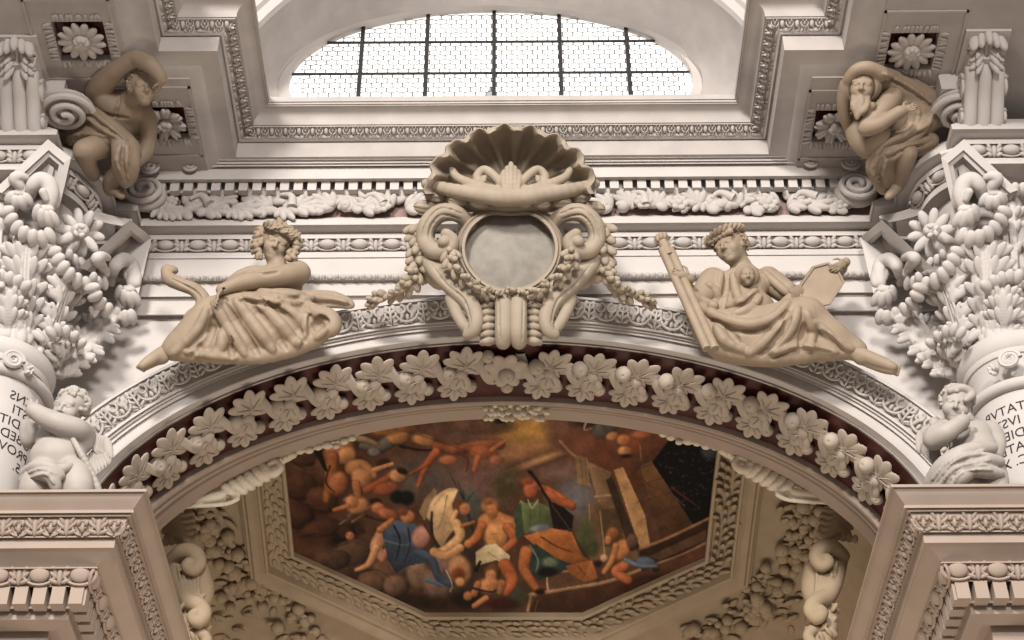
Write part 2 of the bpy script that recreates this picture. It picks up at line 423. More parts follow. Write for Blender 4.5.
while z < zw1 + .3:
    x = wi[0] - 3.6 + (r_ % 2) * cw / 2
    while x < wi[0] + 3.6:
        for (xa, za, xb, zb_) in ((x - cw / 2, z + .025, x - cw * .2, z), (x - cw * .2, z, x + cw * .2, z), (x + cw * .2, z, x + cw / 2, z + .025), (x + cw / 2, z + .025, x + cw / 2, z + row)):
            if max(((xa - wi[0]) / wi[2]) ** 2 + ((za - wi[1]) / wi[3]) ** 2, ((xb - wi[0]) / wi[2]) ** 2 + ((zb_ - wi[1]) / wi[3]) ** 2) < 1:
                dx, dz = xb - xa, zb_ - za; L = math.hypot(dx, dz); w = .0095; nx, nz = -dz / L * w, dx / L * w
                mb.quad((xa + nx, YG + .02, za + nz), (xb + nx, YG + .02, zb_ + nz), (xb - nx, YG + .02, zb_ - nz), (xa - nx, YG + .02, za - nz))
        x += cw
    z += row; r_ += 1
mb.build('leading', M_IRON, glz)

# ---------------- impost entablatures at the foot of the picture
XL, XR = -4.30, 4.435
PBL = [(-10, 17.0), (XL, 17.0), (XL, 24)]
PBR = [(XR, 24), (XR, 17.0), (10, 17.0)]
bl = [(489, 17.0), (491.6, 17.0), (492, 17.03), (494, 17.04), (500, 17.09), (509.6, 17.17), (510.2, 17.15), (512.5, 17.15), (513, 17.19), (516, 17.19), (516.8, 17.24), (520, 17.24), (527, 17.28), (535, 17.34), (535.6, 17.32), (537, 17.32), (537.2, 17.37), (547.6, 17.37), (548.2, 17.40), (549, 17.41), (566.5, 17.60), (567, 17.58), (568, 17.58), (568.5, 17.62), (576, 17.66), (584.5, 17.73), (585, 17.71), (586.5, 17.71), (587, 17.88), (605.5, 17.88), (606, 17.84), (608, 17.84), (609, 17.92), (618, 17.92), (619, 17.90), (626, 18.0), (630, 18.06), (631, 18.2), (650, 18.2), (690, 18.25)]
prof_b = [(17.0 - Y, P(130, py, Y)[2]) for py, Y in bl]
ZB = prof_b[0][1]
for nm, pth in (('wall_left_impost', PBL), ('wall_right_impost', PBR)):
    mb = MB(); sweep(mb, pth, [(-6.5, ZB)] + prof_b); struct(nm, mb, M_PINK)
# ================================================================== CARVED MOULDINGS (one mesh per moulding)
E3 = np.eye(3)
def runs(path, off, step):
    "evenly spaced frames along the offset path; gently turning pieces count as one run"
    p, m = mitre(path); q = p + m * off; d = np.diff(q, axis=0); L = np.linalg.norm(d, axis=1); d = d / L[:, None]
    seg = [[0]]
    for i in range(1, len(d)):
        if d[i] @ d[i - 1] > .93: seg[-1].append(i)
        else: seg.append([i])
    out = []
    for g in seg:
        T = L[g].sum(); n = int(round(T / step))
        if n < 1: continue
        cum = np.concatenate([[0], np.cumsum(L[g])])
        for k in range(n):
            s = T * (k + .5) / n; i = min(np.searchsorted(cum, s) - 1, len(g) - 1); i = max(i, 0)
            t = d[g[i]]; out.append((q[g[i]] + t * (s - cum[i]), t, np.array([t[1], -t[0]]), k))
    return out

def place_run(mb, path, off, z, step, protos, tilt=0.0):
    "protos used in turn; local x along, y up, z outward; tilt turns the face towards the floor"
    for (q, t, nn, k) in runs(path, off, step):
        s = np.array([t[0], t[1], 0]); d, u = Ztilt(np.array([nn[0], nn[1], 0]), np.array([0, 0, 1.]), tilt)
        inst(mb, protos[k % len(protos)], (q[0], q[1], z + .0007 * (len(mb.v) % 5)), s, u, d)

def egg_proto(w, h, d):
    mb = MB(); mb.ell((0, .04 * h, .02), (w * .52, h * .42, d), sub=2)
    a = np.linspace(-.15 * PI, -.85 * PI, 11) if False else np.linspace(.12 * PI, -1.12 * PI, 13)
    mb.tube(np.stack([np.cos(a) * w * .82, np.sin(a) * h * .52 + .05 * h, np.full(13, .02)], 1), h * .085, 5)
    return mb
def sprig_proto(w, h, d, n=5):
    mb = MB()
    mb.ell((0, -.05 * h, .01), (w * .16, h * .45, d))
    for s in (-1, 1):
        for j, (y, a, l) in enumerate(((.28, .5, .30), (.0, .85, .30), (-.3, 1.2, .26))):
            R = frame_z((s * math.sin(a), math.cos(a), .25)); mb.ell((s * w * .30, y * h, .015), (w * .13, w * .13, l * h * 1.0), R, 1)
    return mb
def tongue_proto(w, h, d):
    mb = MB(); mb.ell((0, 0, 0), (w * .36, h * .5, d), sub=1)
    return mb
def scroll_leaf_proto(w, h, d):
    "a cup of two curls holding a bud"
    mb = MB()
    for s in (-1, 1):
        a = np.linspace(0, 1, 16); th = -PI / 2 + s * a * PI * 1.75; r = (1 - a * .62)
        mb.tube(np.stack([s * (.0) + np.cos(th) * w * .42 * r + s * w * .04, np.sin(th) * h * .40 * r - h * .02, np.full(16, .02)], 1), h * .06 * (1 - .4 * a), 5)
        mb.ell((s * w * .15, h * .12, .02), (w * .09, h * .16, d), frame_z((s * .2, 0, 1)), 1)
    mb.ell((0, -.12 * h, .02), (w * .1, h * .2, d), sub=1)
    return mb

# egg moulding of the wall entablature
mb = MB(); zc_ = (prof_ent[8][1] + prof_ent[6][1]) / 2 + .0
e1 = egg_proto(.24, .19, .085); s1 = sprig_proto(.24, .20, .055)
place_run(mb, PENT, -.235, P(512, 244.3, 19.86)[2], .25, [e1, s1], .5)
struct('trim_egg_moulding', mb, M_ORN)
mb = MB(); g0, g1 = pprof([(238.2, 19.815), (250.3, 19.925)], 19.62)
sweep(mb, PENT, [(g0[0] + .006, g0[1]), (g1[0] + .006, g1[1])]); struct('trim_egg_ground', mb, M_REDF)
# bead moulding between the fasciae
mb = MB(); b1 = MB(); b1.ell((0, 0, 0), (.055, .05, .05), sub=1); b2 = MB(); b2.ell((-.02, 0, 0), (.02, .045, .04), sub=1); b2.ell((.022, .01, 0), (.018, .04, .04), sub=1)
place_run(mb, WALL, .15, P(512, 276.3, 19.85)[2], .1, [b1, b2]); struct('trim_bead_moulding', mb, M_ORN)
# dentils of the wall cornice
mb = MB(); zt_, zb_ = P(512, 181.0, 19.47)[2], P(512, 189.2, 19.47)[2]; dp = MB(); dp.box((0, 0, -.055), (.069, (zt_ - zb_) / 2, .055))
place_run(mb, WALL, .54, (zt_ + zb_) / 2, .213, [dp]); struct('trim_dentils', mb, M_WHITE, ang=20)
# leaf moulding of the crowning cornice
mb = MB(); tg = tongue_proto(.095, .16, .045); tg2 = scroll_leaf_proto(.13, .17, .05)
zl = P(512, 129.3, 19.0)[2]; place_run(mb, PCOR, YC - 18.995, zl, .105, [tg2, tg], .55)
bd = MB(); bd.ell((0, 0, 0), (.10, .035, .04), sub=1); bd2 = MB(); bd2.ell((-.03, 0, 0), (.024, .035, .035), sub=1); bd2.ell((.03, 0, 0), (.024, .035, .035), sub=1)
place_run(mb, PCOR, YC - 19.10, P(512, 136.2, 19.10)[2], .2, [bd, bd2], .3)
struct('trim_leaf_moulding', mb, M_ORN)
# carved mouldings of the imposts
for nm, pth in (('left', PBL), ('right', PBR)):
    mb = MB(); q = scroll_leaf_proto(.30, .27, .045); q2 = sprig_proto(.20, .24, .04)
    z1 = P(130, 526, 17.28)[2]; place_run(mb, pth, -.285, z1, .185, [q, q2], .35)
    bq = MB(); bq.ell((0, 0, 0), (.035, .028, .03), sub=1)
    place_run(mb, pth, -.325, P(130, 533.5, 17.325)[2], .09, [bq])
    e2 = egg_proto(.23, .24, .06); place_run(mb, pth, -.665, P(100, 576, 17.665)[2], .235, [e2, sprig_proto(.22, .24, .045)], .3)
    struct('trim_impost_carving', mb, M_PINK)
    mb = MB(); zt_, zb_ = P(90, 587.5, 17.72)[2], P(90, 604.5, 17.72)[2]; dq = MB(); dq.box((0, 0, -.085), (.078, (zt_ - zb_) / 2, .085))
    place_run(mb, pth, -.70, (zt_ + zb_) / 2, .222, [dq]); struct('trim_impost_dentils', mb, M_PINK, ang=20)
    # flat tablet seen under the dentils
# carved band of the archivolt
mb = MB(); qa = MB(); h_, w_ = .30, .27
a = np.linspace(.02 * PI, -1.02 * PI, 15); qa.tube(np.stack([np.cos(a) * .17, np.sin(a) * .155 + .03, np.full(15, .015)], 1), .022, 6)
for s in (-1, 1):
    th = np.linspace(PI / 2, PI / 2 + s * PI * 1.5, 11); rr = np.linspace(.075, .05, 11)
    qa.tube(np.stack([s * .085 + np.cos(th) * rr, .06 + np.sin(th) * rr, np.full(11, .03)], 1), .022, 5)
    qa.ell((s * .075, -.03, .02), (.03, .07, .03), frame_z((s * .1, 0, 1)), 1)
    qa.ell((s * .19, .10, .02), (.03, .05, .03), None, 1)
qa.ell((0, -.06, .02), (.03, .055, .035), None, 1)
qb = MB()
for y, w in ((.12, .05), (.05, .075), (-.03, .09), (-.11, .10)):
    for s in (-1, 1): qb.ell((s * w * .62, y, .02), (.022, .022, .055), frame_z((s * .8, .5, .2)), 1)
qb.ell((0, 0, .015), (.02, .15, .03), None, 1)
E_O = ell_s((P(512, 307.5, 20)[2] - CR_T) / (CR_X - CR_T), 19.66)
def arc_spaced(e, step, a0=-84, a1=84):
    "angles of points evenly spaced along the ellipse e, symmetrical about the crown"
    A = np.radians(np.linspace(0, 90, 2001)); q = np.stack([e[2] * np.sin(A), e[3] * np.cos(A)], 1)
    s = np.concatenate([[0], np.cumsum(np.linalg.norm(np.diff(q, axis=0), axis=1))]); n = int(s[-1] / step)
    pos = [float(np.interp(k * step, s, A)) for k in range(n + 1)]
    return [-x for x in pos[:0:-1]] + pos
for k, a in enumerate(arc_spaced(E_O, .245)):
    p = arch_pt(E_O, a); t = nrm((E_O[2] * math.cos(a), 0, -E_O[3] * math.sin(a))); u = nrm((-t[2], 0, t[0]))
    d, u2 = Ztilt(np.array([0, -1., 0]), u, .42); inst(mb, [qa, qb][k % 2], p, t, u2, d)
struct('trim_archivolt_carving', mb, M_ORN)

# ================================================================== ROSETTES IN THE COFFERS
def leaf_ell(mb, base, dirv, nrmv, L, w, th, sub=2):
    "one plump leaflet from base along dirv"
    z = nrm(dirv); n = nrm(np.asarray(nrmv) - z * (np.asarray(nrmv) @ z)); x = np.cross(n, z)
    mb.ell(np.asarray(base) + z * L * .5, (w, th, L * .52), np.stack([x, n, z], 1), sub)
SIDE = {0: ('left', 'outer'), 1: ('left', 'inner'), 2: ('right', 'outer'), 3: ('right', 'inner')}
for i, (pw, (rx, ry, r)) in enumerate(zip(ROSW, ROS)):
    outer = i in (0, 2); side = 'left' if i < 2 else 'right'
    t = thing('ceiling_rosette', ('large pale daisy-shaped rosette with %s long petals in the outer red coffer at upper %s' if outer else 'smaller open rosette with broad notched petals in the inner red coffer at upper %s') % (('thirteen', side) if outer else (side,)), 'rosette', (pw[0], pw[1], ZP + .12), 'rosettes in the soffit coffers')
    c = np.array([pw[0], pw[1], ZP + .04]); n = 13 if outer else 8
    rg = random.Random(i)
    for k in range(n):
        a = 2 * PI * k / n + .2; d = np.array([math.cos(a), math.sin(a), -.15]); mb = MB()
        if outer: leaf_ell(mb, c + d * .08, d, (0, 0, -1), .27, .068, .045)
        else:
            leaf_ell(mb, c + d * .06, d, (0, 0, -1), .24, .10, .04)
            for s in (-1, 1): d2 = np.array([math.cos(a + s * .16), math.sin(a + s * .16), -.3]); leaf_ell(mb, c + d * .08, d2, (0, 0, -1), .26, .05, .05, 1)
        mb.build('petal', M_ORN, t)
    mb = MB(); mb.ell(c + (0, 0, -.05), (.13, .13, .10) if outer else (.085, .085, .09))
    for k in range(7 if outer else 4):
        a = 2 * PI * k / 7; mb.ell(c + np.array([math.cos(a) * .07, math.sin(a) * .07, -.10]), (.05, .05, .05), None, 1)
    mb.build('boss', M_ORN, t)
    mb = MB(); h = r * .92                                           # leafy rim round the sinking
    for k in range(44):
        u = (k + .5) / 44 * 4; sd = int(u); f = (u - sd) * 2 - 1
        bx, by = [(f, -1), (1, f), (-f, 1), (-1, -f)][sd]; o = [(0, -1), (1, 0), (0, 1), (-1, 0)][sd]
        leaf_ell(mb, (pw[0] + bx * (h + .0), pw[1] + by * (h + .0), ZP), (o[0] + rg.uniform(-.3, .3), o[1] + rg.uniform(-.3, .3), -.12), (0, 0, -1), .15, .034, .022, 1)
    mb.build('leaf_border', M_GREY, t)

# ================================================================== FRUIT GARLAND ON THE ARCH SOFFIT
gar = thing('garland', 'long stucco garland of fig leaves, round fruit and ribbons on the red arch soffit', 'garland', intr(0, .5))
def smat(a, t):
    "point, along, back, down of the arch soffit at angle a"
    p = intr(a, t); s = nrm(intr(a + .002, t) - intr(a - .002, t)); b = nrm(intr(a, t + .01) - intr(a, t - .01)); n = nrm(np.cross(s, b))
    if n @ (np.array([0, 20.5, 11]) - p) < 0: n = -n
    return p, s, b, n
def fig_leaf(fan, L, w, th, mid=0.0):
    "lobed leaf: x along, y across, z off the ground; lobes (angle, length factor)"
    mb = MB()
    for a, l in fan:
        d = np.array([math.cos(a), math.sin(a), .02]); leaf_ell(mb, (0, 0, .10), d, (0, 0, 1), L * l * 1.22, w * .95, th * .62)
        mb.tube([(0, 0, .10 + th * .9), d * L * l * .8 + (0, 0, .10 + th * 1.0)], [.012, .006], 4)
    mb.ell((0, 0, .09), (w * .9, w * .9, th * 1.1))
    return mb
G0 = {}
def gmesh(key, mb, m=M_GARL):
    if key not in G0: G0[key] = mb.mesh(key, m)
    return G0[key]
def put(name, me, parent, M, o):
    ob = bpy.data.objects.new(name, me); C.objects.link(ob); ob.parent = parent
    o = np.asarray(o) - np.array(parent['_o'])
    ob.matrix_local = Matrix(((*M[0], o[0]), (*M[1], o[1]), (*M[2], o[2]), (0, 0, 0, 1)))
    return ob
GS = 1.16
def fruit_mb(r, dent=True):
    v, f = ICO[3]; v = v.copy(); rr = np.ones(len(v))
    dd = np.linalg.norm(v - np.array([.25, -.45, .855]), axis=1); rr -= .22 * np.exp(-(dd / .16) ** 2) if dent else 0
    mb = MB(); mb.add(v * rr[:, None] * r, f); return mb
m_leafL = gmesh('front_leaf', fig_leaf([(-2.75, .95), (-2.15, 1.0), (-1.5, 1.05), (-.85, .95), (.6, .75), (2.1, .8)], .31, .10, .05))
m_leafB = gmesh('back_leaf', fig_leaf([(2.9, .9), (2.3, .95), (1.6, 1.0), (.9, .9), (.2, .8)], .25, .085, .05))
m_leafC = gmesh('low_leaf', fig_leaf([(1.2, 1.0), (1.9, 1.0), (2.6, .8)], .26, .11, .07))
m_fr = gmesh('large_fruit', fruit_mb(.125)); m_fr2 = gmesh('small_fruit', fruit_mb(.10))
rb = MB(); uu = np.linspace(-1, 1, 11)
rb.grid(np.array([[(x + .12 * u, u * .33, .20 - .17 * u * u + hz) for u in uu] for x, hz in ((-.07, -.03), (-.065, 0), (-.03, .012), (.03, .012), (.065, 0), (.07, -.03))]))
m_rb = gmesh('ribbon', rb)
E_G = lerp_e(RA, RB, .5)
angs = arc_spaced(E_G, .655)
mid = len(angs) // 2
for k, a in enumerate(angs):
    if abs(a) > math.radians(84): continue
    p, s, b, n = smat(a, .5); M = np.stack([s, b, n], 1); right = k > mid
    L = lambda x, y, z: p + s * x * 1.05 + b * (y * 1.22 - .12) + n * z
    rg = random.Random(k * 7 + 1); j = lambda q: rg.uniform(-q, q)
    rot = lambda t: M @ np.array([[math.cos(t), -math.sin(t), 0], [math.sin(t), math.cos(t), 0], [0, 0, 1]])
    if k == mid:
        fl = MB()
        for q in range(8): an = q * PI / 4 + .3; d = np.array([math.cos(an), math.sin(an), .05]); leaf_ell(fl, (0, 0, .14), d, (0, 0, 1), .34, .11, .05)
        put('blossom', gmesh('blossom', fl), gar, M, L(0, -.02, 0)); put('fruit', m_fr, gar, M, L(.01, .02, .2)); put('fruit', m_fr2, gar, M, L(-.27, -.22, .1)); put('fruit', m_fr2, gar, M, L(.03, .30, .1))
    elif not right:
        put('leaf', m_leafL, gar, rot(j(.12)), L(.05, -.10, .02)); put('fruit', m_fr, gar, rot(j(1)), L(-.20, .02, .12)); put('leaf', m_leafC, gar, rot(.2 + j(.1)), L(-.02, .03, .05))
    else:
        put('leaf', m_leafL, gar, rot(.75 + j(.12)), L(.02, -.06, .02)); put('fruit', m_fr, gar, rot(j(1)), L(-.19, -.10, .17)); put('leaf', m_leafC, gar, rot(j(.1)), L(.0, .03, .05))
    if k != mid:
        put('leaf', m_leafB, gar, rot((.1 if right else -.1) + j(.15)), L(-.10, .27, -.01)); put('fruit', m_fr2, gar, rot(j(1)), L(.12, .27, .10))
    put('ribbon', m_rb, gar, rot(-.1 + j(.06)), L(.33, .05, .0))
st = MB(); aa_ = np.linspace(math.radians(-84), math.radians(84), 160)
st.tube([intr(x, .42, .04) for x in aa_], .07, 8); st.build('stem', M_GARL, gar)
# ================================================================== CHAPEL VAULT BEHIND THE ARCH
def ZV(x, y):
    ax = np.maximum(np.abs(x + .08) - 4.55, 0)
    return 17.0 - .335 * (y - 23) - .02 * (y - 24.8) ** 2 + .065 - .55 * ax ** 2
def VP(px, py, dz=0.0):
    "point of the vault on the sight line of a photo point"
    r = ray(px, py); lo, hi = 15.0, 60.0
    f = lambda t: r[2] * t - (ZV(r[0] * t, r[1] * t) + dz)
    for _ in range(50):
        m = (lo + hi) / 2
        if f(m) > 0: hi = m
        else: lo = m
    return r * lo
mb = MB(); xs = np.linspace(-7.2, 7.2, 73); ys = np.linspace(21.66, 34, 50)
mb.grid(np.array([[(x, y, ZV(x, y)) for x in xs] for y in ys]), flip=True); struct('ceiling_chapel', mb, M_CHAPEL)
mb = MB(); mb.quad((-7.2, 34, 0), (7.2, 34, 0), (7.2, 34, 14), (-7.2, 34, 14)); struct('wall_chapel_back', mb, M_CHAPEL)
# octagonal opening of the fresco, in plan
OB = [VP(282.2, 448), VP(293, 549.3), VP(425, 610.3), VP(583, 610.3), VP(706, 554.5), VP(719.5, 441)]
OCT = [(OB[0][0], 22.9), tuple(OB[1][:2]), tuple(OB[2][:2]), tuple(OB[3][:2]), tuple(OB[4][:2]), (OB[5][0], 22.9), (OB[3][0], 21.7), (OB[2][0], 21.7)]
def oct_off(o):
    p = np.array(OCT); n = len(p); out = []
    for i in range(n):
        a, b, c = p[i - 1], p[i], p[(i + 1) % n]; d1 = nrm(b - a); d2 = nrm(c - b)
        n1 = np.array([-d1[1], d1[0]]); n2 = np.array([-d2[1], d2[0]]); s = 1 if True else -1
        h = nrm(n1 + n2); out.append(b + h / (h @ n1) * o)
    return np.array(out)
def oct_ring(o, dz, sub=10):
    p = oct_off(o); out = []
    for i in range(len(p)):
        a, b = p[i], p[(i + 1) % len(p)]
        for k in range(sub):
            q = a + (b - a) * k / sub; out.append((q[0], q[1], float(ZV(q[0] * .93, q[1])) - dz))
    return out
fr = thing('ceiling_painting', 'octagonal ceiling fresco of winged figures, clouds and ruins in a carved frame', 'painting', (0, 24, 16))
mb = MB(); mb.grid(np.array([oct_ring(o, d) for o, d in ((-.03, .06), (-.03, .16), (.02, .17), (.03, .13), (.045, .12))]), cv=True); mb.build('inner_fillet', M_CHAPEL, fr)
mb = MB(); mb.grid(np.array([oct_ring(o, d) for o, d in ((.045, .12), (.07, .08), (.40, .10), (.42, .22), (.46, .23), (.48, .18), (.50, .18), (.56, .25), (.66, .25), (.70, .20), (.74, .20), (.76, .12), (.80, .10), (.80, -.05))]), cv=True); mb.build('frame_moulding', M_CHAPEL, fr)
rg = random.Random(11)
lp = MB()                                                          # leaf scrolls of the frame, one part per side
P8 = oct_off(.235)
for i in range(8):
    if i in (5, 6, 7): continue
    a, b = P8[i], P8[(i + 1) % 8]; L = np.linalg.norm(b - a); n = max(2, int(L / .17)); mb = MB(); t = (b - a) / L; nn = np.array([-t[1], t[0]])
    for k in range(n):
        for row in (-1, 0, 1):
            q = a + t * L * (k + .5 * (row % 2) + .2) / n + nn * row * .092
            z = float(ZV(q[0] * .93, q[1])) - .11
            ang = rg.uniform(-.5, .5) + row * .35
            d = np.array([*(t * math.cos(ang) + nn * math.sin(ang)), -.25])
            leaf_ell(mb, (q[0], q[1], z), d, (0, 0, -1), rg.uniform(.16, .24), rg.uniform(.038, .055), .035, 1)
    mb.build('leaf_carving', M_CHAPEL, fr)

# ------------------------------------------------------------------ the fresco
SS = 2; X0, Y0f, X1, Y1f = 262, 396, 742, 620
NW, NH = (X1 - X0) * SS, (Y1f - Y0f) * SS
GX, GY = np.meshgrid(X0 + (np.arange(NW) + .5) / SS, Y0f + (np.arange(NH) + .5) / SS)
IMG = np.zeros((NH, NW, 3)) + np.array([96, 62, 42.])
FX, FY = GX, GY
def win_(x0, x1, y0, y1):
    "limit the brush to a patch of the wall"
    global GX, GY, SL
    SL = (slice(max(0, int((y0 - Y0f) * SS) - 2), max(0, int((y1 - Y0f) * SS) + 3)), slice(max(0, int((x0 - X0) * SS) - 2), max(0, int((x1 - X0) * SS) + 3)))
    GX, GY = FX[SL], FY[SL]
def blend(m, col, shade=None):
    c = np.array(col, float)[None, None] * (1 if shade is None else shade[..., None])
    IMG[SL] = IMG[SL] * (1 - m[..., None]) + c * m[..., None]
def fe(cx, cy, rx, ry, col, rot=0, soft=.25, k=.35, lx=-.5, ly=-.6, op=1):
    R_ = max(rx, ry); win_(cx - R_, cx + R_, cy - R_, cy + R_)
    a = math.radians(rot); u = (GX - cx) * math.cos(a) + (GY - cy) * math.sin(a); v = -(GX - cx) * math.sin(a) + (GY - cy) * math.cos(a)
    d = np.hypot(u / rx, v / ry); m = np.clip((1 - d) / soft, 0, 1) * op
    s = 1 + k * (((GX - cx) * lx + (GY - cy) * ly) / max(rx, ry)).clip(-1.2, 1.2) - (k > .3) * .5 * np.minimum(d, 1) ** 5
    blend(m, col, s.clip(.15, 2))
def fl(pts, w0, w1, col, k=.35, soft=1.0, op=1):
    p = crom(pts, 6) if len(pts) > 2 else np.array(pts, float)
    W_ = max(w0, w1) + 1; win_(p[:, 0].min() - W_, p[:, 0].max() + W_, p[:, 1].min() - W_, p[:, 1].max() + W_)
    best = np.full(GX.shape, 1e9); side = np.zeros(GX.shape); n = len(p) - 1
    for i in range(n):
        a, b = p[i], p[i + 1]; ab = b - a; L2 = ab @ ab + 1e-9
        t = (((GX - a[0]) * ab[0] + (GY - a[1]) * ab[1]) / L2).clip(0, 1)
        dx, dy = GX - a[0] - ab[0] * t, GY - a[1] - ab[1] * t; w = w0 + (w1 - w0) * (i + t) / n
        d = np.hypot(dx, dy) - w; u = d < best; best = np.where(u, d, best); side = np.where(u, (-.5 * dx - .75 * dy) / w, side)
    blend(np.clip(-best / soft, 0, 1) * op, col, ((1 + k * side) * (1 - (.45 if k > .2 else 0) * np.clip(1 + best / max(w0, w1), 0, 1) ** 4)).clip(.2, 1.8))
def fp(pts, col, op=1, g=None):
    p = np.array(pts, float); win_(p[:, 0].min(), p[:, 0].max(), p[:, 1].min(), p[:, 1].max()); ins = np.zeros(GX.shape, bool); j = len(p) - 1
    for i in range(len(p)):
        c = (p[i, 1] > GY) != (p[j, 1] > GY)
        with np.errstate(divide='ignore', invalid='ignore'):
            ins ^= c & (GX < (p[j, 0] - p[i, 0]) * (GY - p[i, 1]) / (p[j, 1] - p[i, 1] + 1e-12) + p[i, 0])
        j = i
    sh = None
    if g: sh = (1 + g[0] * (GX - p[:, 0].mean()) / 30 + g[1] * (GY - p[:, 1].mean()) / 30).clip(.3, 1.7)
    blend(ins.astype(float) * op, col, sh)
def fnoise(seed, sc, amp):
    r = np.random.RandomState(seed); h, w_ = int(NH / sc) + 3, int(NW / sc) + 3; n = r.rand(h, w_)
    yy = np.arange(NH) / sc; xx = np.arange(NW) / sc; yi = yy.astype(int); xi = xx.astype(int); fy = (yy - yi)[:, None]; fx = (xx - xi)[None]
    v = (n[yi][:, xi] * (1 - fx) + n[yi][:, xi + 1] * fx) * (1 - fy) + (n[yi + 1][:, xi] * (1 - fx) + n[yi + 1][:, xi + 1] * fx) * fy
    return (v - .5) * amp
SK, SKL, SKR = (176, 104, 58), (206, 140, 84), (160, 78, 44)
# sky and clouds
fe(500, 440, 120, 60, (112, 76, 60), 0, .9, 0); fe(535, 428, 62, 32, (186, 130, 52), 0, .8, .1); fe(520, 452, 60, 10, (168, 112, 66), -14, .8, .1); fe(545, 458, 46, 5, (196, 140, 88), -20, .9, .1)
fe(470, 487, 52, 34, (124, 86, 74), 0, .7, .1); fe(420, 478, 50, 30, (96, 82, 72), 0, .8, .1); fe(575, 500, 34, 34, (118, 112, 114), 0, .8, .1); fe(560, 470, 40, 12, (134, 96, 82), -15, .8, 0)
fe(320, 460, 52, 52, (84, 52, 34), 0, .6, .25); fe(312, 470, 28, 26, (98, 62, 40), 20, .5, .4); fe(316, 500, 34, 26, (88, 50, 32), 0, .5, .3); fe(310, 530, 34, 22, (84, 50, 34), 0, .6, .3); fe(345, 440, 24, 16, (74, 44, 30), 0, .6, .3)
fe(585, 436, 48, 28, (104, 68, 54), 18, .35, .25); fe(600, 452, 52, 22, (116, 66, 46), 28, .4, .3); fe(650, 440, 40, 26, (110, 62, 38), 20, .5, .3); fe(620, 470, 36, 14, (108, 58, 38), 40, .5, .25)
fl([(560, 441), (575, 456), (600, 468), (625, 480)], 2.2, 1.2, (176, 122, 80), .1, 2)
fe(590, 420, 24, 9, (58, 42, 34), -10, .5, .2); fe(605, 428, 17, 11, (92, 84, 74), -30, .4, .4); fl([(588, 418), (584, 430), (592, 428)], 1.3, .8, (196, 160, 120))
fe(480, 424, 40, 12, (112, 76, 54), 4, .4, .35); fe(500, 421, 8, 4, (48, 30, 22), 0, .6, 0)
# ruins at the right
fp([(640, 470), (668, 452), (720, 540), (720, 560), (690, 560)], (94, 62, 36)); fp([(640, 466), (668, 455), (698, 520), (662, 545)], (104, 68, 40), 1, (-.1, -.15))
for i in range(5): fl([(634 + i * 7, 470 + i * 15), (660 + i * 9, 462 + i * 14)], .6, .6, (54, 34, 22), 0)
for i in range(3): fl([(640 + i * 9, 476 + i * 15), (652 + i * 6, 488 + i * 12)], .5, .5, (60, 40, 26), 0)
fp([(575, 455), (588, 458), (590, 486), (578, 484)], (142, 108, 70)); fl([(580, 456), (583, 482)], .7, .7, (86, 62, 42), 0); fl([(585, 458), (587, 484)], .7, .7, (100, 74, 48), 0)
fp([(587, 462), (610, 474), (618, 500), (598, 502)], (134, 98, 66), 1, (-.4, 0)); fp([(610, 470), (628, 480), (640, 540), (626, 545)], (100, 70, 46))
fl([(596, 497), (614, 495)], 2.2, 2, (158, 122, 82), .3); fp([(588, 503), (622, 500), (640, 560), (590, 560)], (120, 88, 58)); fp([(598, 510), (617, 508), (626, 545), (602, 547)], (96, 70, 46)); fl([(589, 504), (592, 556)], 1.2, 1.2, (164, 124, 84)); fl([(600, 511), (605, 556)], 1.2, 1.2, (172, 132, 92))
fp([(614, 470), (623, 467), (645, 515), (650, 545), (640, 548)], (186, 134, 80)); fl([(621, 486), (630, 483)], .5, .5, (96, 64, 40)); fl([(630, 505), (639, 502)], .5, .5, (96, 64, 40)); fl([(636, 522), (645, 519)], .5, .5, (96, 64, 40)); fp([(612, 476), (640, 548), (630, 552), (606, 480)], (72, 50, 34))
# dark trees
fp([(672, 436), (722, 445), (716, 520), (694, 526), (652, 462)], (24, 20, 20)); r_ = random.Random(5)
for _ in range(150):
    x, y = r_.uniform(656, 714), r_.uniform(450, 512)
    if (x - 652) < (y - 455) * .6 - 0: continue
    c = r_.choice([(70, 58, 58), (92, 66, 62), (52, 56, 62), (110, 84, 78), (36, 34, 36)]); a = r_.uniform(-1, 1.4); l = r_.uniform(2, 6)
    fl([(x, y), (x + l * math.cos(a), y + l * math.sin(a))], .9, .3, c, 0, .8, .8)
fe(710, 452, 12, 10, (62, 62, 64), 20, .5, .2); fl([(672, 488), (700, 508)], 2, 1, (92, 48, 26)); fl([(674, 496), (684, 506)], 1, .6, (106, 104, 100))
# terraces at the foot
fp([(640, 548), (716, 516), (712, 556), (640, 580)], (66, 42, 28)); fl([(640, 549), (668, 538), (710, 518)], 2.0, 1.8, (156, 108, 74), .3); fl([(640, 554), (668, 544), (708, 526)], 1.2, 1.2, (60, 42, 30)); fl([(650, 566), (680, 556), (708, 542)], 2, 2, (150, 106, 74), .3); fp([(650, 556), (706, 530), (706, 540), (660, 560)], (98, 68, 46))
fp([(540, 590), (640, 572), (706, 545), (706, 556), (583, 612), (528, 612)], (88, 54, 36), 1, (0, -.2)); fl([(530, 595), (570, 588), (606, 582), (640, 570)], 2.6, 2.2, (164, 118, 80), .3); fl([(531, 596), (528, 611)], 2, 2, (156, 112, 76)); fl([(538, 600), (535, 611)], .8, .8, (140, 100, 70)); fl([(538, 600), (580, 593), (625, 582)], .6, .6, (60, 40, 28))
fp([(548, 574), (572, 571), (600, 582), (550, 590)], (104, 70, 46)); fl([(548, 590), (549, 575), (570, 571)], 1.6, 1.4, (176, 134, 96)); fe(640, 584, 34, 9, (70, 40, 26), -20, .5, .1)
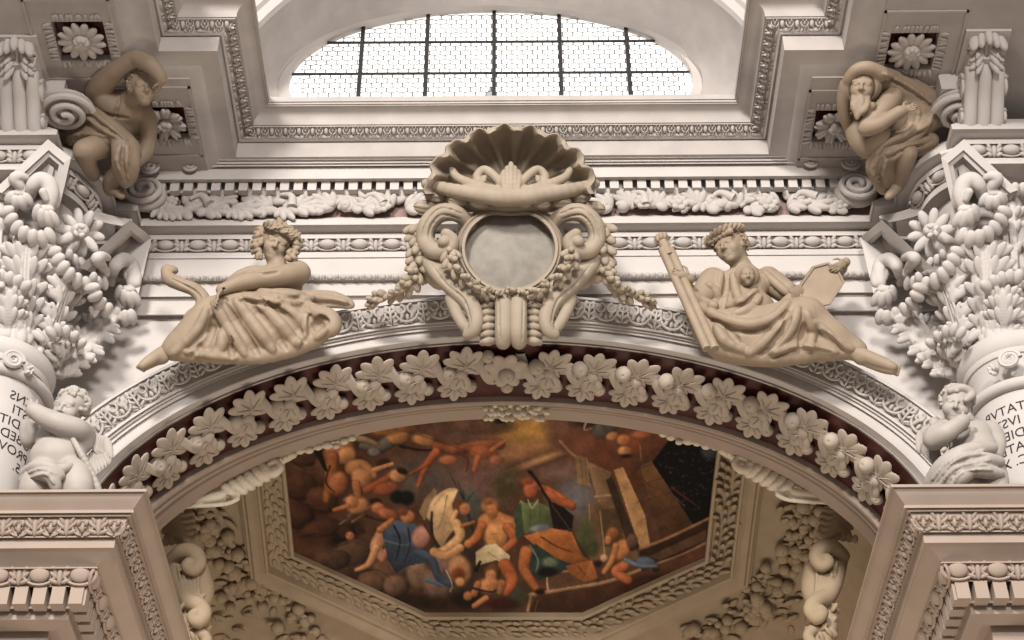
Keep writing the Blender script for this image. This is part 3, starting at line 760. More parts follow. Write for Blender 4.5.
# greens and dark ground in the middle
fe(585, 535, 12, 20, (86, 88, 50), 10, .5, .3); fe(592, 548, 8, 12, (74, 80, 44), 0, .5, .3); fe(505, 485, 16, 26, (92, 76, 46), 20, .6, .2); fe(510, 595, 22, 22, (66, 70, 48), 0, .6, .2)
for _ in range(60):
    x, y = r_.uniform(498, 516), r_.uniform(468, 508); fl([(x, y), (x + r_.uniform(-5, 3), y + r_.uniform(-4, 4))], .6, .3, r_.choice([(66, 52, 30), (132, 108, 66), (106, 100, 90)]), 0, .8, .8)
fe(455, 560, 40, 40, (66, 52, 40), 0, .6, .2); fe(470, 505, 14, 24, (84, 88, 80), 0, .6, .2)
for x1_, y1_, w in ((449, 471, 1.1), (452, 478, 1.5), (458, 482, 1.6), (463, 490, 1.7), (474, 492, 1.5)): fl([(x1_, y1_), (466, 506), (474, 535)], w * .5, w, (44, 62, 60), .2, .8)
# cloud bank under the group
fe(345, 560, 36, 26, (92, 64, 48), -10, .4, .45, -.4, -.8); fe(345, 535, 26, 12, (40, 28, 22), -35, .6, .1); fe(390, 574, 26, 18, (104, 70, 50), 30, .4, .4); fe(400, 562, 12, 16, (128, 94, 70), 10, .35, .5); fe(418, 574, 14, 20, (132, 100, 76), -10, .35, .5); fe(438, 582, 20, 20, (122, 92, 76), -10, .4, .45); fe(450, 592, 16, 12, (100, 78, 62), 0, .5, .4); fe(395, 600, 20, 8, (48, 32, 24), 24, .6, .1); fe(420, 602, 40, 10, (54, 38, 28), 12, .6, .1); fe(446, 560, 20, 20, (134, 102, 90), 30, .4, .35)
fe(466, 600, 30, 14, (46, 34, 24), 0, .6, .1)
for cx_, cy_, rx_, ry_, rot_, c_ in ((304, 452, 20, 16, 10, (96, 62, 44)), (330, 470, 18, 22, 0, (104, 66, 44)), (300, 486, 18, 16, 0, (88, 54, 38)), (322, 500, 18, 14, 20, (100, 60, 40)), (298, 516, 18, 14, 0, (80, 48, 34)), (322, 528, 22, 10, -10, (92, 56, 38)), (352, 552, 22, 14, -14, (108, 78, 60)), (336, 560, 16, 11, -10, (84, 58, 44)), (372, 582, 16, 11, 20, (112, 78, 58)), (396, 586, 14, 12, 10, (124, 90, 68))):
    fe(cx_, cy_, rx_, ry_, c_, rot_, .16, .55, -.5, -.7, .8)
for q_ in ([(292, 462), (310, 470), (330, 462)], [(296, 500), (314, 506), (336, 498)], [(298, 538), (318, 534), (334, 540)], [(336, 548), (352, 542), (370, 548)], [(360, 572), (378, 570), (392, 580)]): fl(q_, 1.2, .6, (44, 28, 20), 0, 1.5, .8)
# upper figures and the red cloud of putti
fe(340, 450, 18, 17, (172, 108, 62), 0, .3, .5); fe(347, 456, 11, 11, (188, 124, 70), 0, .3, .5); fl([(332, 458), (330, 478), (326, 500)], 8, 4, (164, 92, 48)); fe(338, 484, 12, 15, (172, 98, 52), 20, .3, .5); fl([(330, 466), (326, 482), (334, 492)], 1.5, 1, (50, 30, 22)); fl([(318, 452), (326, 470)], 4, 2, (48, 30, 22))
fl([(352, 468), (362, 466), (372, 476)], 8, 6, (186, 118, 66)); fe(362, 478, 13, 11, (190, 122, 70), 30, .3, .5); fl([(356, 484), (358, 496)], 5, 4, SK); fl([(366, 490), (384, 480), (392, 474)], 4.5, 3.5, SKR); fe(384, 464, 9, 7, (60, 36, 26), 0, .4, .4); fl([(374, 470), (392, 464)], 3, 2.5, (196, 128, 76))
fe(398, 476, 10, 8, (196, 130, 76), 10, .3, .5); fe(402, 471, 7, 4, (58, 36, 26), 20, .4, .2); fe(386, 488, 16, 8, (160, 80, 46), -10, .4, .4); fl([(362, 446), (378, 448), (394, 438)], 4, 8, (108, 98, 82), .4); fl([(354, 438), (366, 440), (376, 444)], 4, 3, (150, 120, 84)); fe(374, 452, 8, 5, (128, 122, 112), 0, .4, .4)
fe(398, 437, 14, 9, (184, 118, 60), 0, .4, .5); fe(384, 430, 20, 7, (156, 96, 50), 0, .5, .4); fe(424, 440, 15, 7, (180, 114, 60), 10, .4, .5); fl([(436, 446), (456, 450), (474, 446), (500, 444)], 5, 6, (150, 80, 46)); fl([(400, 446), (420, 450), (434, 450)], 2, 1.4, (54, 32, 24)); fe(406, 428, 16, 5, (128, 78, 46), 0, .5, .4)
fl([(436, 452), (426, 466), (418, 486)], 5, 2.6, (186, 92, 48)); fl([(430, 462), (418, 470), (410, 474)], 3, 2, (166, 80, 44)); fe(448, 460, 12, 6, (178, 98, 58), 0, .4, .4); fl([(458, 452), (468, 460), (466, 472)], 2, 1.2, (110, 56, 40)); fe(482, 452, 18, 8, (166, 88, 50), 8, .4, .4); fl([(478, 458), (474, 470)], 4, 3, (190, 100, 58)); fe(496, 460, 9, 6, (170, 96, 62), 0, .4, .4); fl([(492, 450), (506, 440)], 3, 2, (180, 104, 62)); fe(432, 420, 10, 3, (160, 92, 56), -8, .5, .3); fl([(410, 432), (440, 442), (470, 452)], .8, .6, (70, 36, 26), 0, .8, .8)
fe(398, 497, 10, 8, (26, 28, 26), 0, .4, .2); fe(407, 498, 9, 9, (28, 34, 32), 0, .4, .2)
# seated row of putti at the left
for x, y in ((344, 500), (352, 505), (348, 516), (362, 512), (340, 524), (352, 522)): fl([(x, y), (x + 12, y - 8)], 1.4, .6, (148, 126, 98), .2, 1, .8)
fe(358, 506, 13, 9, (196, 122, 68), -25, .35, .5); fe(352, 502, 8, 8, (190, 120, 66), 0, .4, .5); fl([(348, 506), (334, 510)], 3, 2.4, SK); fe(376, 502, 8, 5, (54, 32, 24), 10, .4, .2); fe(378, 508, 8, 7, (184, 104, 60), 0, .35, .5); fe(388, 514, 13, 7, (170, 92, 56), 20, .4, .5); fl([(366, 516), (380, 520), (398, 522)], 2, 1.4, (70, 44, 32)); fe(345, 532, 9, 8, (78, 44, 28), 0, .4, .3); fe(350, 536, 5.5, 5.5, (196, 118, 74), 0, .4, .4); fe(360, 530, 8, 5, (66, 46, 36), 20, .5, .2)
# blue mantle figure
fl([(382, 536), (376, 548), (382, 556)], 8, 6, (200, 136, 90)); fl([(376, 548), (371, 560), (366, 566), (356, 570)], 5, 2.4, (208, 140, 88)); fl([(386, 552), (382, 560)], 4, 3, (186, 116, 80)); fp([(380, 524), (396, 520), (416, 524), (420, 548), (430, 562), (408, 566), (396, 574), (388, 560)], (66, 76, 92), 1, (.1, -.3)); fl([(394, 526), (400, 540), (396, 560)], 1.6, 1, (32, 38, 50)); fl([(408, 528), (410, 546), (404, 562)], 1.4, 1, (36, 42, 54)); fl([(384, 540), (404, 545), (418, 540)], 1, .8, (104, 116, 130), 0); fl([(418, 552), (432, 560), (438, 576), (450, 584)], 5, 4, (70, 84, 100)); fl([(428, 580), (444, 586)], 3, 1.5, (84, 108, 122))
fe(421, 537, 11, 14, (196, 128, 106), 15, .35, .35); fl([(424, 524), (432, 540), (428, 552)], 1.6, 1.2, (92, 52, 40)); fe(408, 517, 9, 8, (200, 122, 72), 0, .35, .5); fe(403, 512, 7, 5, (122, 68, 42), 0, .5, .3); fl([(392, 520), (380, 530)], 3, 4, (196, 116, 70))
# winged figure with light wings
fp([(424, 500), (434, 488), (437, 492), (432, 512), (424, 520), (419, 512)], (148, 116, 78)); fl([(432, 516), (436, 502), (448, 492), (456, 491)], 6, 3, (214, 170, 118)); fp([(432, 510), (446, 492), (458, 490), (452, 504), (456, 526), (446, 540), (440, 552), (434, 540)], (204, 160, 108), 1, (-.1, -.3)); fl([(432, 512), (432, 534), (442, 552)], 1.6, 2.4, (62, 48, 40)); fl([(447, 496), (444, 512), (438, 530)], 1, .6, (120, 84, 56), 0)
fe(460, 506, 9, 8, (120, 68, 40), 0, .4, .3); fe(465, 509, 7, 8, (206, 128, 72), 10, .4, .4); fl([(456, 512), (452, 522)], 3, 3, (226, 168, 104)); fl([(456, 524), (460, 536), (448, 548), (440, 552)], 6, 4.5, (222, 164, 102)); fl([(462, 526), (474, 522)], 2.6, 2, SK); fl([(434, 552), (446, 556), (460, 548)], 5, 5, (214, 150, 92)); fe(460, 570, 14, 18, (186, 126, 78), -20, .35, .45); fe(458, 574, 9, 8, (128, 68, 36), 0, .4, .3); fe(460, 582, 6, 6, (214, 140, 80), 0, .4, .4); fl([(446, 570), (452, 584), (450, 592)], 1, .7, (226, 196, 158), 0)
# the young man at the centre
fl([(486, 522), (494, 520), (508, 526)], 9, 11, (206, 128, 66)); fe(496, 536, 14, 18, (212, 138, 74), 0, .3, .45); fe(490, 506, 10, 9, (176, 110, 58), 0, .35, .3); fe(492, 511, 7, 9, (208, 124, 66), -15, .35, .45); fe(488, 502, 8, 4, (150, 94, 50), -10, .5, .3); fl([(482, 526), (476, 538), (468, 544)], 5.5, 4.5, (196, 104, 52)); fe(468, 544, 5, 5, (206, 120, 62), 0, .4, .4); fl([(508, 528), (514, 540), (500, 552), (490, 552)], 6, 3.2, (190, 102, 54)); fl([(490, 534), (504, 534)], .7, .5, (150, 84, 42), 0, .8, .6); fl([(498, 524), (497, 546)], .7, .5, (156, 88, 44), 0, .8, .6)
fp([(476, 552), (486, 545), (496, 544), (510, 556), (508, 564), (496, 560), (476, 566)], (206, 180, 132), 1, (.1, -.2)); fl([(488, 552), (500, 560)], 1, .6, (150, 120, 84), 0); fl([(505, 566), (512, 580), (506, 592)], 8, 5.5, (188, 94, 46))
# child below him
fe(492, 572, 10, 10, (112, 72, 42), 0, .35, .35); fe(491, 576, 7, 8, (190, 118, 68), 0, .35, .45); fe(490, 586, 14, 10, (196, 122, 70), 0, .35, .45); fl([(478, 584), (474, 594)], 4, 4, SK); fl([(502, 584), (500, 592)], 5, 4, SK); fl([(486, 598), (474, 606)], 3.5, 3, (196, 118, 66)); fe(468, 596, 6, 6, (188, 112, 62), 0, .4, .4); fl([(472, 588), (490, 592), (496, 590)], 1.8, 1.5, (60, 44, 46), .2); fe(502, 604, 20, 8, (72, 32, 24), 0, .5, .2); fl([(476, 570), (480, 562)], 2.5, 2, (46, 30, 22))
# man in the green tunic with the flute
fe(528, 482, 12, 12, (96, 62, 38), 0, .5, .3); fe(531, 489, 9, 11, (200, 98, 54), 10, .3, .45); fe(528, 481, 9, 5, (150, 72, 42), -10, .5, .2); fp([(520, 500), (526, 503), (538, 502), (550, 508), (552, 530), (526, 534), (516, 528)], (104, 116, 70), 1, (-.25, -.2)); fp([(514, 512), (521, 502), (524, 532), (516, 540)], (66, 84, 60)); fl([(528, 500), (532, 508), (538, 500)], 1, .8, (216, 200, 166), .1); fl([(530, 510), (530, 530)], .8, .5, (66, 78, 48), 0); fl([(540, 506), (540, 528)], .8, .5, (72, 84, 52), 0)
fp([(548, 502), (560, 504), (574, 516), (572, 530), (554, 530)], (44, 30, 26)); fl([(546, 490), (560, 498), (572, 506)], 5, 5, (196, 96, 48)); fl([(572, 506), (560, 502), (550, 494)], 4, 4, (188, 92, 48)); fe(542, 488, 5, 4, (184, 86, 50), 20, .4, .4)
fl([(530, 472), (538, 482), (546, 496), (566, 524), (586, 556)], 2.2, 1.2, (44, 34, 32), .3); fe(530, 472, 4, 2.4, (34, 28, 28), 25, .5, .2); fl([(552, 505), (570, 530), (586, 556)], .6, .5, (150, 120, 92), 0)
fp([(524, 536), (550, 528), (572, 532), (582, 556), (590, 560), (574, 564), (556, 558), (536, 546)], (178, 98, 44), 1, (-.1, -.3)); fl([(540, 536), (556, 546), (572, 552)], 1.4, 1, (104, 52, 26)); fl([(530, 540), (548, 534), (566, 534)], 1, .7, (214, 138, 70), 0); fe(540, 528, 13, 4, (116, 122, 132), -6, .4, .3)
fp([(518, 548), (536, 544), (556, 558), (572, 564), (562, 572), (540, 580), (530, 574), (520, 560)], (52, 66, 58)); fl([(530, 546), (538, 560), (536, 572)], 1.6, 1.2, (104, 128, 108)); fe(550, 562, 10, 6, (108, 116, 84), 0, .5, .3); fe(548, 572, 14, 6, (34, 28, 26), 0, .5, .1)
fl([(526, 552), (524, 566), (526, 574)], 7, 5.5, (196, 106, 52)); fl([(525, 572), (532, 582), (536, 588)], 5.5, 4, (186, 98, 48)); fe(540, 592, 7, 4, (40, 28, 24), 0, .5, .2)
fp([(566, 566), (582, 562), (592, 560), (598, 578), (584, 582), (570, 574)], (170, 94, 46), 1, (.1, -.2)); fl([(578, 566), (588, 578)], 1, .7, (96, 50, 28), 0); fl([(592, 562), (586, 578)], .8, .6, (210, 136, 72), 0)
# child with the basket, kneeling at the right
fe(613, 534, 8, 8, (156, 92, 46), 0, .35, .4); fe(608, 540, 4.5, 6, (204, 128, 70), 0, .4, .4); fe(622, 550, 9, 13, (204, 124, 62), 15, .3, .5); fl([(616, 546), (612, 560), (604, 572)], 4, 3, (200, 122, 64)); fl([(624, 566), (616, 572), (628, 580)], 6, 5, (190, 100, 52)); fe(604, 558, 5, 5, (198, 150, 110), 0, .5, .4); fe(598, 564, 5, 4, (40, 34, 34), 0, .5, .2); fe(632, 541, 7, 9, (110, 74, 60), 0, .4, .4); fe(646, 562, 13, 7, (92, 104, 122), 8, .4, .4); fl([(626, 560), (640, 566), (656, 566)], 3, 2, (104, 116, 132)); fe(656, 570, 5, 3, (40, 40, 40), 0, .5, .2)
for x_, y_, c_ in ((491, 511, 0), (531, 489, 0), (465, 509, 0), (408, 517, 0), (491, 576, 0), (608, 540, 0), (398, 476, 0), (350, 536, 0)):
    for dx_ in (-2.4, 1.6): fe(x_ + dx_, y_ - 1.2, 1.1, .7, (104, 58, 38), 0, .8, 0, op=.8)
    fl([(x_ - 1.6, y_ + 3.2), (x_ + 1.2, y_ + 3.2)], .5, .4, (140, 66, 46), 0, 1, .7)
# winged heads on the red cloud at the upper right
fe(624, 440, 9, 7, (190, 110, 54), 0, .4, .5); fe(625, 451, 9, 6, (206, 140, 72), 0, .4, .5); fe(612, 436, 8, 5, (196, 120, 62), -20, .4, .4); fe(642, 434, 14, 5, (168, 92, 46), -6, .5, .3); fe(634, 446, 12, 10, (150, 70, 36), 0, .6, .2, op=.6); fl([(640, 446), (641, 460)], 1, .7, (156, 110, 80), 0); fe(626, 456, 8, 3, (60, 32, 22), 0, .6, 0)
IMG = IMG * (1 + fnoise(3, 5, .14) + fnoise(4, 14, .22) + fnoise(9, 2.3, .08))[..., None]
for _ in range(0):
    K = IMG.copy(); K[1:-1, 1:-1] = (IMG[1:-1, 1:-1] * 2 + IMG[:-2, 1:-1] + IMG[2:, 1:-1] + IMG[1:-1, :-2] + IMG[1:-1, 2:]) / 6; IMG = K
FRG = 1.05
IMG = (IMG.clip(0, 255) / 255) ** 1.12 * 1.06 * 255; GRY = IMG.mean(2, keepdims=True); IMG = GRY + (IMG - GRY) * .72
LIN = (IMG.clip(0, 255) / 255) ** 2.2 * FRG
gx = np.arange(-4.0, 4.05, .0165); gy = np.arange(21.75, 27.2, .0235)
VX, VY = np.meshgrid(gx, gy); VZ = ZV(VX * .93, VY) - .075
den = VY * cT + VZ * sT; uu_ = VX / den * FPX; vv_ = (VZ * cT - VY * sT) / den * FPX       # where the photo shows each point of the vault
px_ = 512 + uu_ * cR - vv_ * sR; py_ = 320 - (uu_ * sR + vv_ * cR)
ix = ((px_ - X0) * SS - .5).clip(0, NW - 1.01); iy = ((py_ - Y0f) * SS - .5).clip(0, NH - 1.01)
i0, j0 = ix.astype(int), iy.astype(int); fx, fy = (ix - i0)[..., None], (iy - j0)[..., None]
COL = (LIN[j0, i0] * (1 - fx) + LIN[j0, i0 + 1] * fx) * (1 - fy) + (LIN[j0 + 1, i0] * (1 - fx) + LIN[j0 + 1, i0 + 1] * fx) * fy
po = oct_off(.01); n8 = len(po)
keep = np.ones(VX.shape, bool)
for i in range(n8):
    a, b = po[i], po[(i + 1) % n8]; keep &= ((b[0] - a[0]) * (VY - a[1]) - (b[1] - a[1]) * (VX - a[0])) < .03
idx = -np.ones(VX.shape, int); kq = keep[:-1, :-1] & keep[1:, :-1] & keep[:-1, 1:] & keep[1:, 1:]
vid = np.arange(VX.size).reshape(VX.shape)
fc = np.stack([vid[:-1, :-1][kq], vid[1:, :-1][kq], vid[1:, 1:][kq], vid[:-1, 1:][kq]], 1)
used = np.unique(fc); rem = -np.ones(VX.size, int); rem[used] = np.arange(len(used))
mb = MB(); mb.add(np.stack([VX, VY, VZ], -1).reshape(-1, 3)[used], rem[fc])
M_FRES = bpy.data.materials.new('fresco_paint'); M_FRES.use_nodes = True
nt = M_FRES.node_tree; b_ = nt.nodes['Principled BSDF']; b_.inputs['Roughness'].default_value = .7; b_.inputs['Specular IOR Level'].default_value = .15
at = nt.nodes.new('ShaderNodeVertexColor'); at.layer_name = 'paint'; nt.links.new(at.outputs['Color'], b_.inputs['Base Color'])
ob = mb.build('fresco', M_FRES, fr, ang=None); me = ob.data
ca = me.color_attributes.new('paint', 'FLOAT_COLOR', 'POINT')
ca.data.foreach_set('color', np.concatenate([COL.reshape(-1, 3)[used], np.ones((len(used), 1))], 1).ravel().astype(np.float32))
# ================================================================== GIANT COLUMNS: shaft, capital, inscription
COLS = {'left': (np.array([-7.15, 19.10]), [13, 103, 193, 294], -1), 'right': (np.array([6.98, 19.12]), [-114, -13, 77, 167], 1)}
ZAB = 18.16; RCN = 1.42; ZNECK = 15.20
def lathe(mb, c, prof, n=64, a0=0, a1=2 * PI):
    full = abs(a1 - a0 - 2 * PI) < 1e-6
    a = np.linspace(a0, a1, n, endpoint=not full)
    mb.grid(np.array([[(c[0] + r * math.cos(t), c[1] + r * math.sin(t), z) for (r, z) in prof] for t in a]), cu=full)
def acanthus(h, w, out, lobes=6, tipr=.075):
    "upright leaf: x across, y outwards, z up; foot at the origin, tip rolled over into a row of fat fingers"
    mb = MB()
    sp = crom([(0, 0), (.03, .35 * h), (.10, .62 * h), (.42 * out, .86 * h), (.78 * out, h), (out, .97 * h), (out * 1.10, .86 * h)], 5)
    n = len(sp); v = np.linspace(0, 1, n)
    wd = w * (.5 + .6 * np.sin(np.clip(v * 1.2, 0, 1) * PI * .6)) * np.where(v > .85, 1 - (v - .85) * 1.5, 1)
    u = np.linspace(-1, 1, 11)
    t = np.gradient(sp, axis=0); t /= np.linalg.norm(t, axis=1)[:, None]; nv = np.stack([t[:, 1], -t[:, 0]], 1)
    g = np.array([[(uu * wd[i] * .48, sp[i, 0] + nv[i, 0] * (-.14 * w * uu * uu), sp[i, 1] + nv[i, 1] * (-.14 * w * uu * uu)) for uu in u] for i in range(n)])
    mb.grid(g); g2 = g.copy(); g2[:, :, 1] -= .05; mb.grid(g2, flip=True)
    mb.tube([(0, sp[i, 0] + nv[i, 0] * .03, sp[i, 1] + nv[i, 1] * .03) for i in range(n)], np.linspace(.05, .03, n), 6)
    for s in (-1, 1): mb.tube([(s * .17 * wd[i], sp[i, 0] + nv[i, 0] * .02, sp[i, 1] + nv[i, 1] * .02) for i in range(n - 4)], .026, 5)
    for lv, f in enumerate((.14, .30, .46, .62, .76)):              # side lobes, each a fan of leaflets
        i = int(f * n)
        for s in (-1, 1):
            for k in range(3):
                a = (.25 + .38 * k) * s; d = np.array([math.sin(a), nv[i, 0] * .30 + t[i, 0] * math.cos(a), t[i, 1] * math.cos(a)])
                b = np.array([s * wd[i] * .22, sp[i, 0] + nv[i, 0] * .03, sp[i, 1] + nv[i, 1] * .03])
                leaf_ell(mb, b, d, (0, nv[i, 0], nv[i, 1]), min(.40, w * .55) * (1 - .1 * k), w * .095, .035, 2)
    e = sp[-3]
    for k in range(lobes):
        q = (k - (lobes - 1) / 2) / ((lobes - 1) / 2); r = tipr * (1 - .18 * abs(q))
        c = np.array([q * w * .52, e[0] + .03 - .22 * q * q * out, e[1] - .05 - .16 * q * q * w])
        d = np.array([q * .42, .55 - .1 * abs(q), -.72]); F = frame_z(d); mb.ell(c, (r, r * .9, r * 1.9), F, 2)
    return mb
def put_rot(name, me, parent, c, ang, r, z, sc=(1, 1, 1)):
    "stand a part at angle ang and radius r round the axis c; its y axis looks outwards"
    o = np.array([math.cos(ang), math.sin(ang), 0]); x = np.array([-math.sin(ang), math.cos(ang), 0])
    M = np.stack([-x * sc[0], o * sc[1], np.array([0, 0, 1.]) * sc[2]], 1)
    return put(name, me, parent, M, np.array([c[0], c[1], z]) + o * r)
def volute_band(mb, turns=1.6, R=.25, w=.16, thick=.045):
    "a strap wound into a spiral: spiral in the (y, z) plane, strap across x"
    n = 40; a = np.linspace(0, turns * 2 * PI, n); r = R * (1 - .72 * a / a[-1])
    for du in (0,):
        inner = np.stack([np.zeros(n), np.sin(a) * (r - thick), np.cos(a) * (r - thick)], 1); outer = np.stack([np.zeros(n), np.sin(a) * r, np.cos(a) * r], 1)
        ww = w * (1 - .35 * a / a[-1]); X = np.array([1, 0, 0])
        g = np.array([outer - X * ww[:, None], outer * [1, .985, .985] + 0 * X, outer + X * ww[:, None], inner + X * ww[:, None], inner - X * ww[:, None]]).transpose(1, 0, 2)
        mb.grid(g, cv=True)
    mb.ell((0, 0, 0), (w * .75, R * .2, R * .2))
CAPS = {}
m_acL = acanthus(.86, .62, .40, 6, .078).mesh('lower_acanthus', M_WHITE)
m_acU = acanthus(1.55, .66, .52, 6, .085).mesh('upper_acanthus', M_WHITE)
m_acC = acanthus(1.50, .66, .66, 6, .09).mesh('corner_acanthus', M_WHITE)
m_acS = acanthus(.62, .30, .34, 4, .072).mesh('small_acanthus', M_WHITE)
vb = MB(); volute_band(vb, 1.6, .27, .17, .05); m_vol = vb.mesh('volute', M_WHITE)
fl_ = MB()
for k in range(9):
    a = 2 * PI * k / 9; leaf_ell(fl_, (math.cos(a) * .06, 0, math.sin(a) * .06), (math.cos(a), .35, math.sin(a)), (0, 1, 0), .30, .075, .06)
fl_.ell((0, .12, 0), (.13, .12, .13))
for k in range(6): fl_.ell((math.cos(k) * .06, .21, math.sin(k) * .06), (.04, .05, .04), None, 1)
m_abf = fl_.mesh('abacus_flower', M_WHITE)
for side, (c, th, sg) in COLS.items():
    cap = thing('column_capital', 'huge leafy white capital with scrolls and curled acanthus at the %s edge of the picture' % side, 'capital', (c[0], c[1], ZNECK), 'giant column capitals')
    # abacus
    mb = MB(); L = []
    for k in range(4):
        a = math.radians(th[k]); d = np.array([math.cos(a), math.sin(a)]); e = np.array([-d[1], d[0]]); a2 = math.radians(th[(k + 1) % 4]); d2 = np.array([math.cos(a2), math.sin(a2)]); e2 = np.array([-d2[1], d2[0]])
        p1 = d * RCN + e * .20; p2 = d2 * RCN - e2 * .20; m = nrm(d + d2) * RCN * .53
        L.append(d * RCN - e * .20)
        for t in np.linspace(0, 1, 13): L.append((1 - t) ** 2 * p1 + 2 * t * (1 - t) * (2 * m - (p1 + p2) / 2) + t * t * p2) if t < 1 else None
    L = np.array(L)
    def lay(o, z): f = 1 - o / RCN; return [(c[0] + q[0] * f, c[1] + q[1] * f, z) for q in L]
    mb.grid(np.array([lay(.5, ZAB), lay(0, ZAB), lay(0, ZAB - .05), lay(.02, ZAB - .06), lay(.05, ZAB - .075), lay(.11, ZAB - .12), lay(.12, ZAB - .145), lay(.17, ZAB - .145), lay(.18, ZAB - .08), lay(.22, ZAB - .08), lay(.23, ZAB - .145), lay(1.3, ZAB - .15)]), cv=True)
    mb.build('abacus', M_WHITE, cap, ang=25)
    mb = MB(); lathe(mb, c, [(.63, ZNECK), (.62, ZNECK + .6), (.64, ZNECK + 1.5), (.66, ZNECK + 2.0), (.68, ZNECK + 2.5), (.68, ZNECK + 2.75)]); mb.build('bell', M_WHITE, cap)
    for q in ((103, 148, 193, 238) if sg < 0 else (77, 32, -13, -58)):      # the far side
        put_rot('acanthus_leaf', m_acU, cap, c, math.radians(q), .64, ZNECK); put_rot('acanthus_leaf', m_acL, cap, c, math.radians(q + 22), .64, ZNECK)
    CAPS[side] = cap
    # shaft with astragal
    shaft = thing('column_shaft', 'round white giant column shaft with neck ring at the %s edge' % side, 'column', (c[0], c[1], ZB), 'giant column shafts')
    mb = MB(); lathe(mb, c, [(.70, ZB - .3), (.67, 13.6), (.65, 14.6), (.66, 14.75), (.70, 14.86)]); mb.build('shaft', M_WHITE, shaft)
    mb = MB(); lathe(mb, c, [(.69, 14.84), (.715, 14.84), (.73, 14.88), (.73, 14.93), (.75, 14.95), (.785, 15.03), (.79, 15.11), (.76, 15.19), (.70, 15.21), (.6, 15.21)]); mb.build('neck_ring', M_WHITE, shaft)
    # tablet in the shape of an unrolled scroll, wrapped round the shaft
    def cyl_hit(px, py, R):
        r = ray(px, py); A = r[0] ** 2 + r[1] ** 2; B = -2 * (r[0] * c[0] + r[1] * c[1]); Cc = c[0] ** 2 + c[1] ** 2 - R * R
        t = (-B - math.sqrt(max(B * B - 4 * A * Cc, 0))) / (2 * A); p = r * t; return math.atan2(p[1] - c[1], p[0] - c[0]), p[2]
    tab = thing('inscription_tablet', ('scroll-shaped tablet with mirrored black lettering %s on the %s column shaft' % ('MENS IVSTI' if sg < 0 else 'CVSTODIENS VERITATEM', side)), 'tablet', (c[0], c[1] - .9, 12.4), 'inscribed scroll tablets')
    RT = .73; mx = (lambda x: x) if sg < 0 else (lambda x: 1022 - x)
    ae, ze = cyl_hit(mx(47), 415, RT)                                # free upper corner of the tablet
    a_far = ae + sg * 2.3
    n = 40; aa2 = np.linspace(ae, a_far, n)
    zt3 = ze + .02
    mb = MB(); mb.grid(np.array([[(c[0] + R * math.cos(a), c[1] + R * math.sin(a), z) for (R, z) in ((RT - .08, zt3 + .02), (RT, zt3), (RT, 11.9), (RT - .08, 11.9))] for a in aa2]))
    mb.quad(*[(c[0] + R * math.cos(ae), c[1] + R * math.sin(ae), z) for (R, z) in ((RT - .1, zt3), (RT, zt3), (RT, 11.9), (RT - .1, 11.9))])
    sheet = mb.build('sheet', M_WHITE, tab)
    mb = MB(); aa3 = np.linspace(ae - sg * .02, a_far, 40)
    rr = np.full(40, .085); mb.tube([(c[0] + (RT + .03) * math.cos(a), c[1] + (RT + .03) * math.sin(a), zt3 + .06) for a in aa3], rr, 12); mb.build('rolled_edge', M_WHITE, tab)
    a_c, z_c = cyl_hit(mx(12), 362, RT + .1)
    mb = MB(); th2 = np.linspace(0, 4.2 * PI, 46); rs = .17 * (1 - .75 * th2 / th2[-1]) * .85
    ux = np.array([-math.sin(a_c), math.cos(a_c), 0]); ox = np.array([math.cos(a_c), math.sin(a_c), 0])
    mb.tube([np.array([c[0], c[1], z_c]) + ox * (RT + .16) + ux * r_ * math.cos(t) + np.array([0, 0, 1]) * r_ * math.sin(t) for r_, t in zip(rs, th2)], .035, 6)
    mb.build('curl', M_WHITE, tab)
    a_c, z_c = cyl_hit(mx(25), 372, RT + .1); mb = MB(); rg = random.Random(3)
    for k in range(9): leaf_ell(mb, np.array([c[0], c[1], z_c]) + np.array([math.cos(a_c), math.sin(a_c), 0]) * (RT + .08), (sg * -.8 + rg.uniform(-.6, .6), -.5, rg.uniform(-.6, .6)), (0, -1, 0), .16, .04, .03, 1)
    mb.build('leaf_spray', M_WHITE, tab)
    # the lettering (the photograph shows it mirrored)
    lines = [('MENS', 33, 403), ('IVSTI', 34, 417), ('MEDITABITVR', 38, 433), ('OBEDIENTIAM', 37, 448), ('PROV.', 29, 461), ('15.', 26, 474)] if sg < 0 else [('MEDITATVR', 985, 403), ('OS IVSTA', 984, 416), ('CVSTODIENS', 985, 432), ('VERITATEM', 990, 446), ('EC. XV', 994, 461), ('15', 996, 474)]
    for (txt, lx, ly) in lines:
        a_s, z_s = cyl_hit(lx, ly, RT); a_s, z_s = cyl_hit(33 if sg < 0 else 987, 430, RT); z_s = ze - .33 - .205 * [l_[0] for l_ in lines].index(txt)
        cu = bpy.data.curves.new('line_of_lettering', 'FONT'); cu.body = txt; cu.size = .20; cu.space_character = 1.0; cu.resolution_u = 3
        to = bpy.data.objects.new('line_of_lettering', cu); C.objects.link(to); bpy.context.view_layer.update()
        me0 = to.evaluated_get(bpy.context.evaluated_depsgraph_get()).to_mesh()
        v = np.array([q.co for q in me0.vertices]) if len(me0.vertices) else np.zeros((1, 3)); f = [tuple(pq.vertices) for pq in me0.polygons]
        to.to_mesh_clear(); bpy.data.objects.remove(to)
        wid = v[:, 0].max()
        s_ = -(v[:, 0]) if sg < 0 else (wid - v[:, 0])               # metres to the photo's right of the anchor
        aa4 = a_s + s_ / RT; R_ = RT + .006
        w3 = np.stack([c[0] + R_ * np.cos(aa4), c[1] + R_ * np.sin(aa4), z_s + v[:, 1]], 1)
        mb = MB()
        for n_ in {len(x) for x in f}: mb.f.append(np.array([x for x in f if len(x) == n_]))
        mb.v.append(w3); mb.n = len(w3); mb.build('lettering', M_INK, sheet, smooth=False)['label'] = 'black painted line of mirrored capitals'

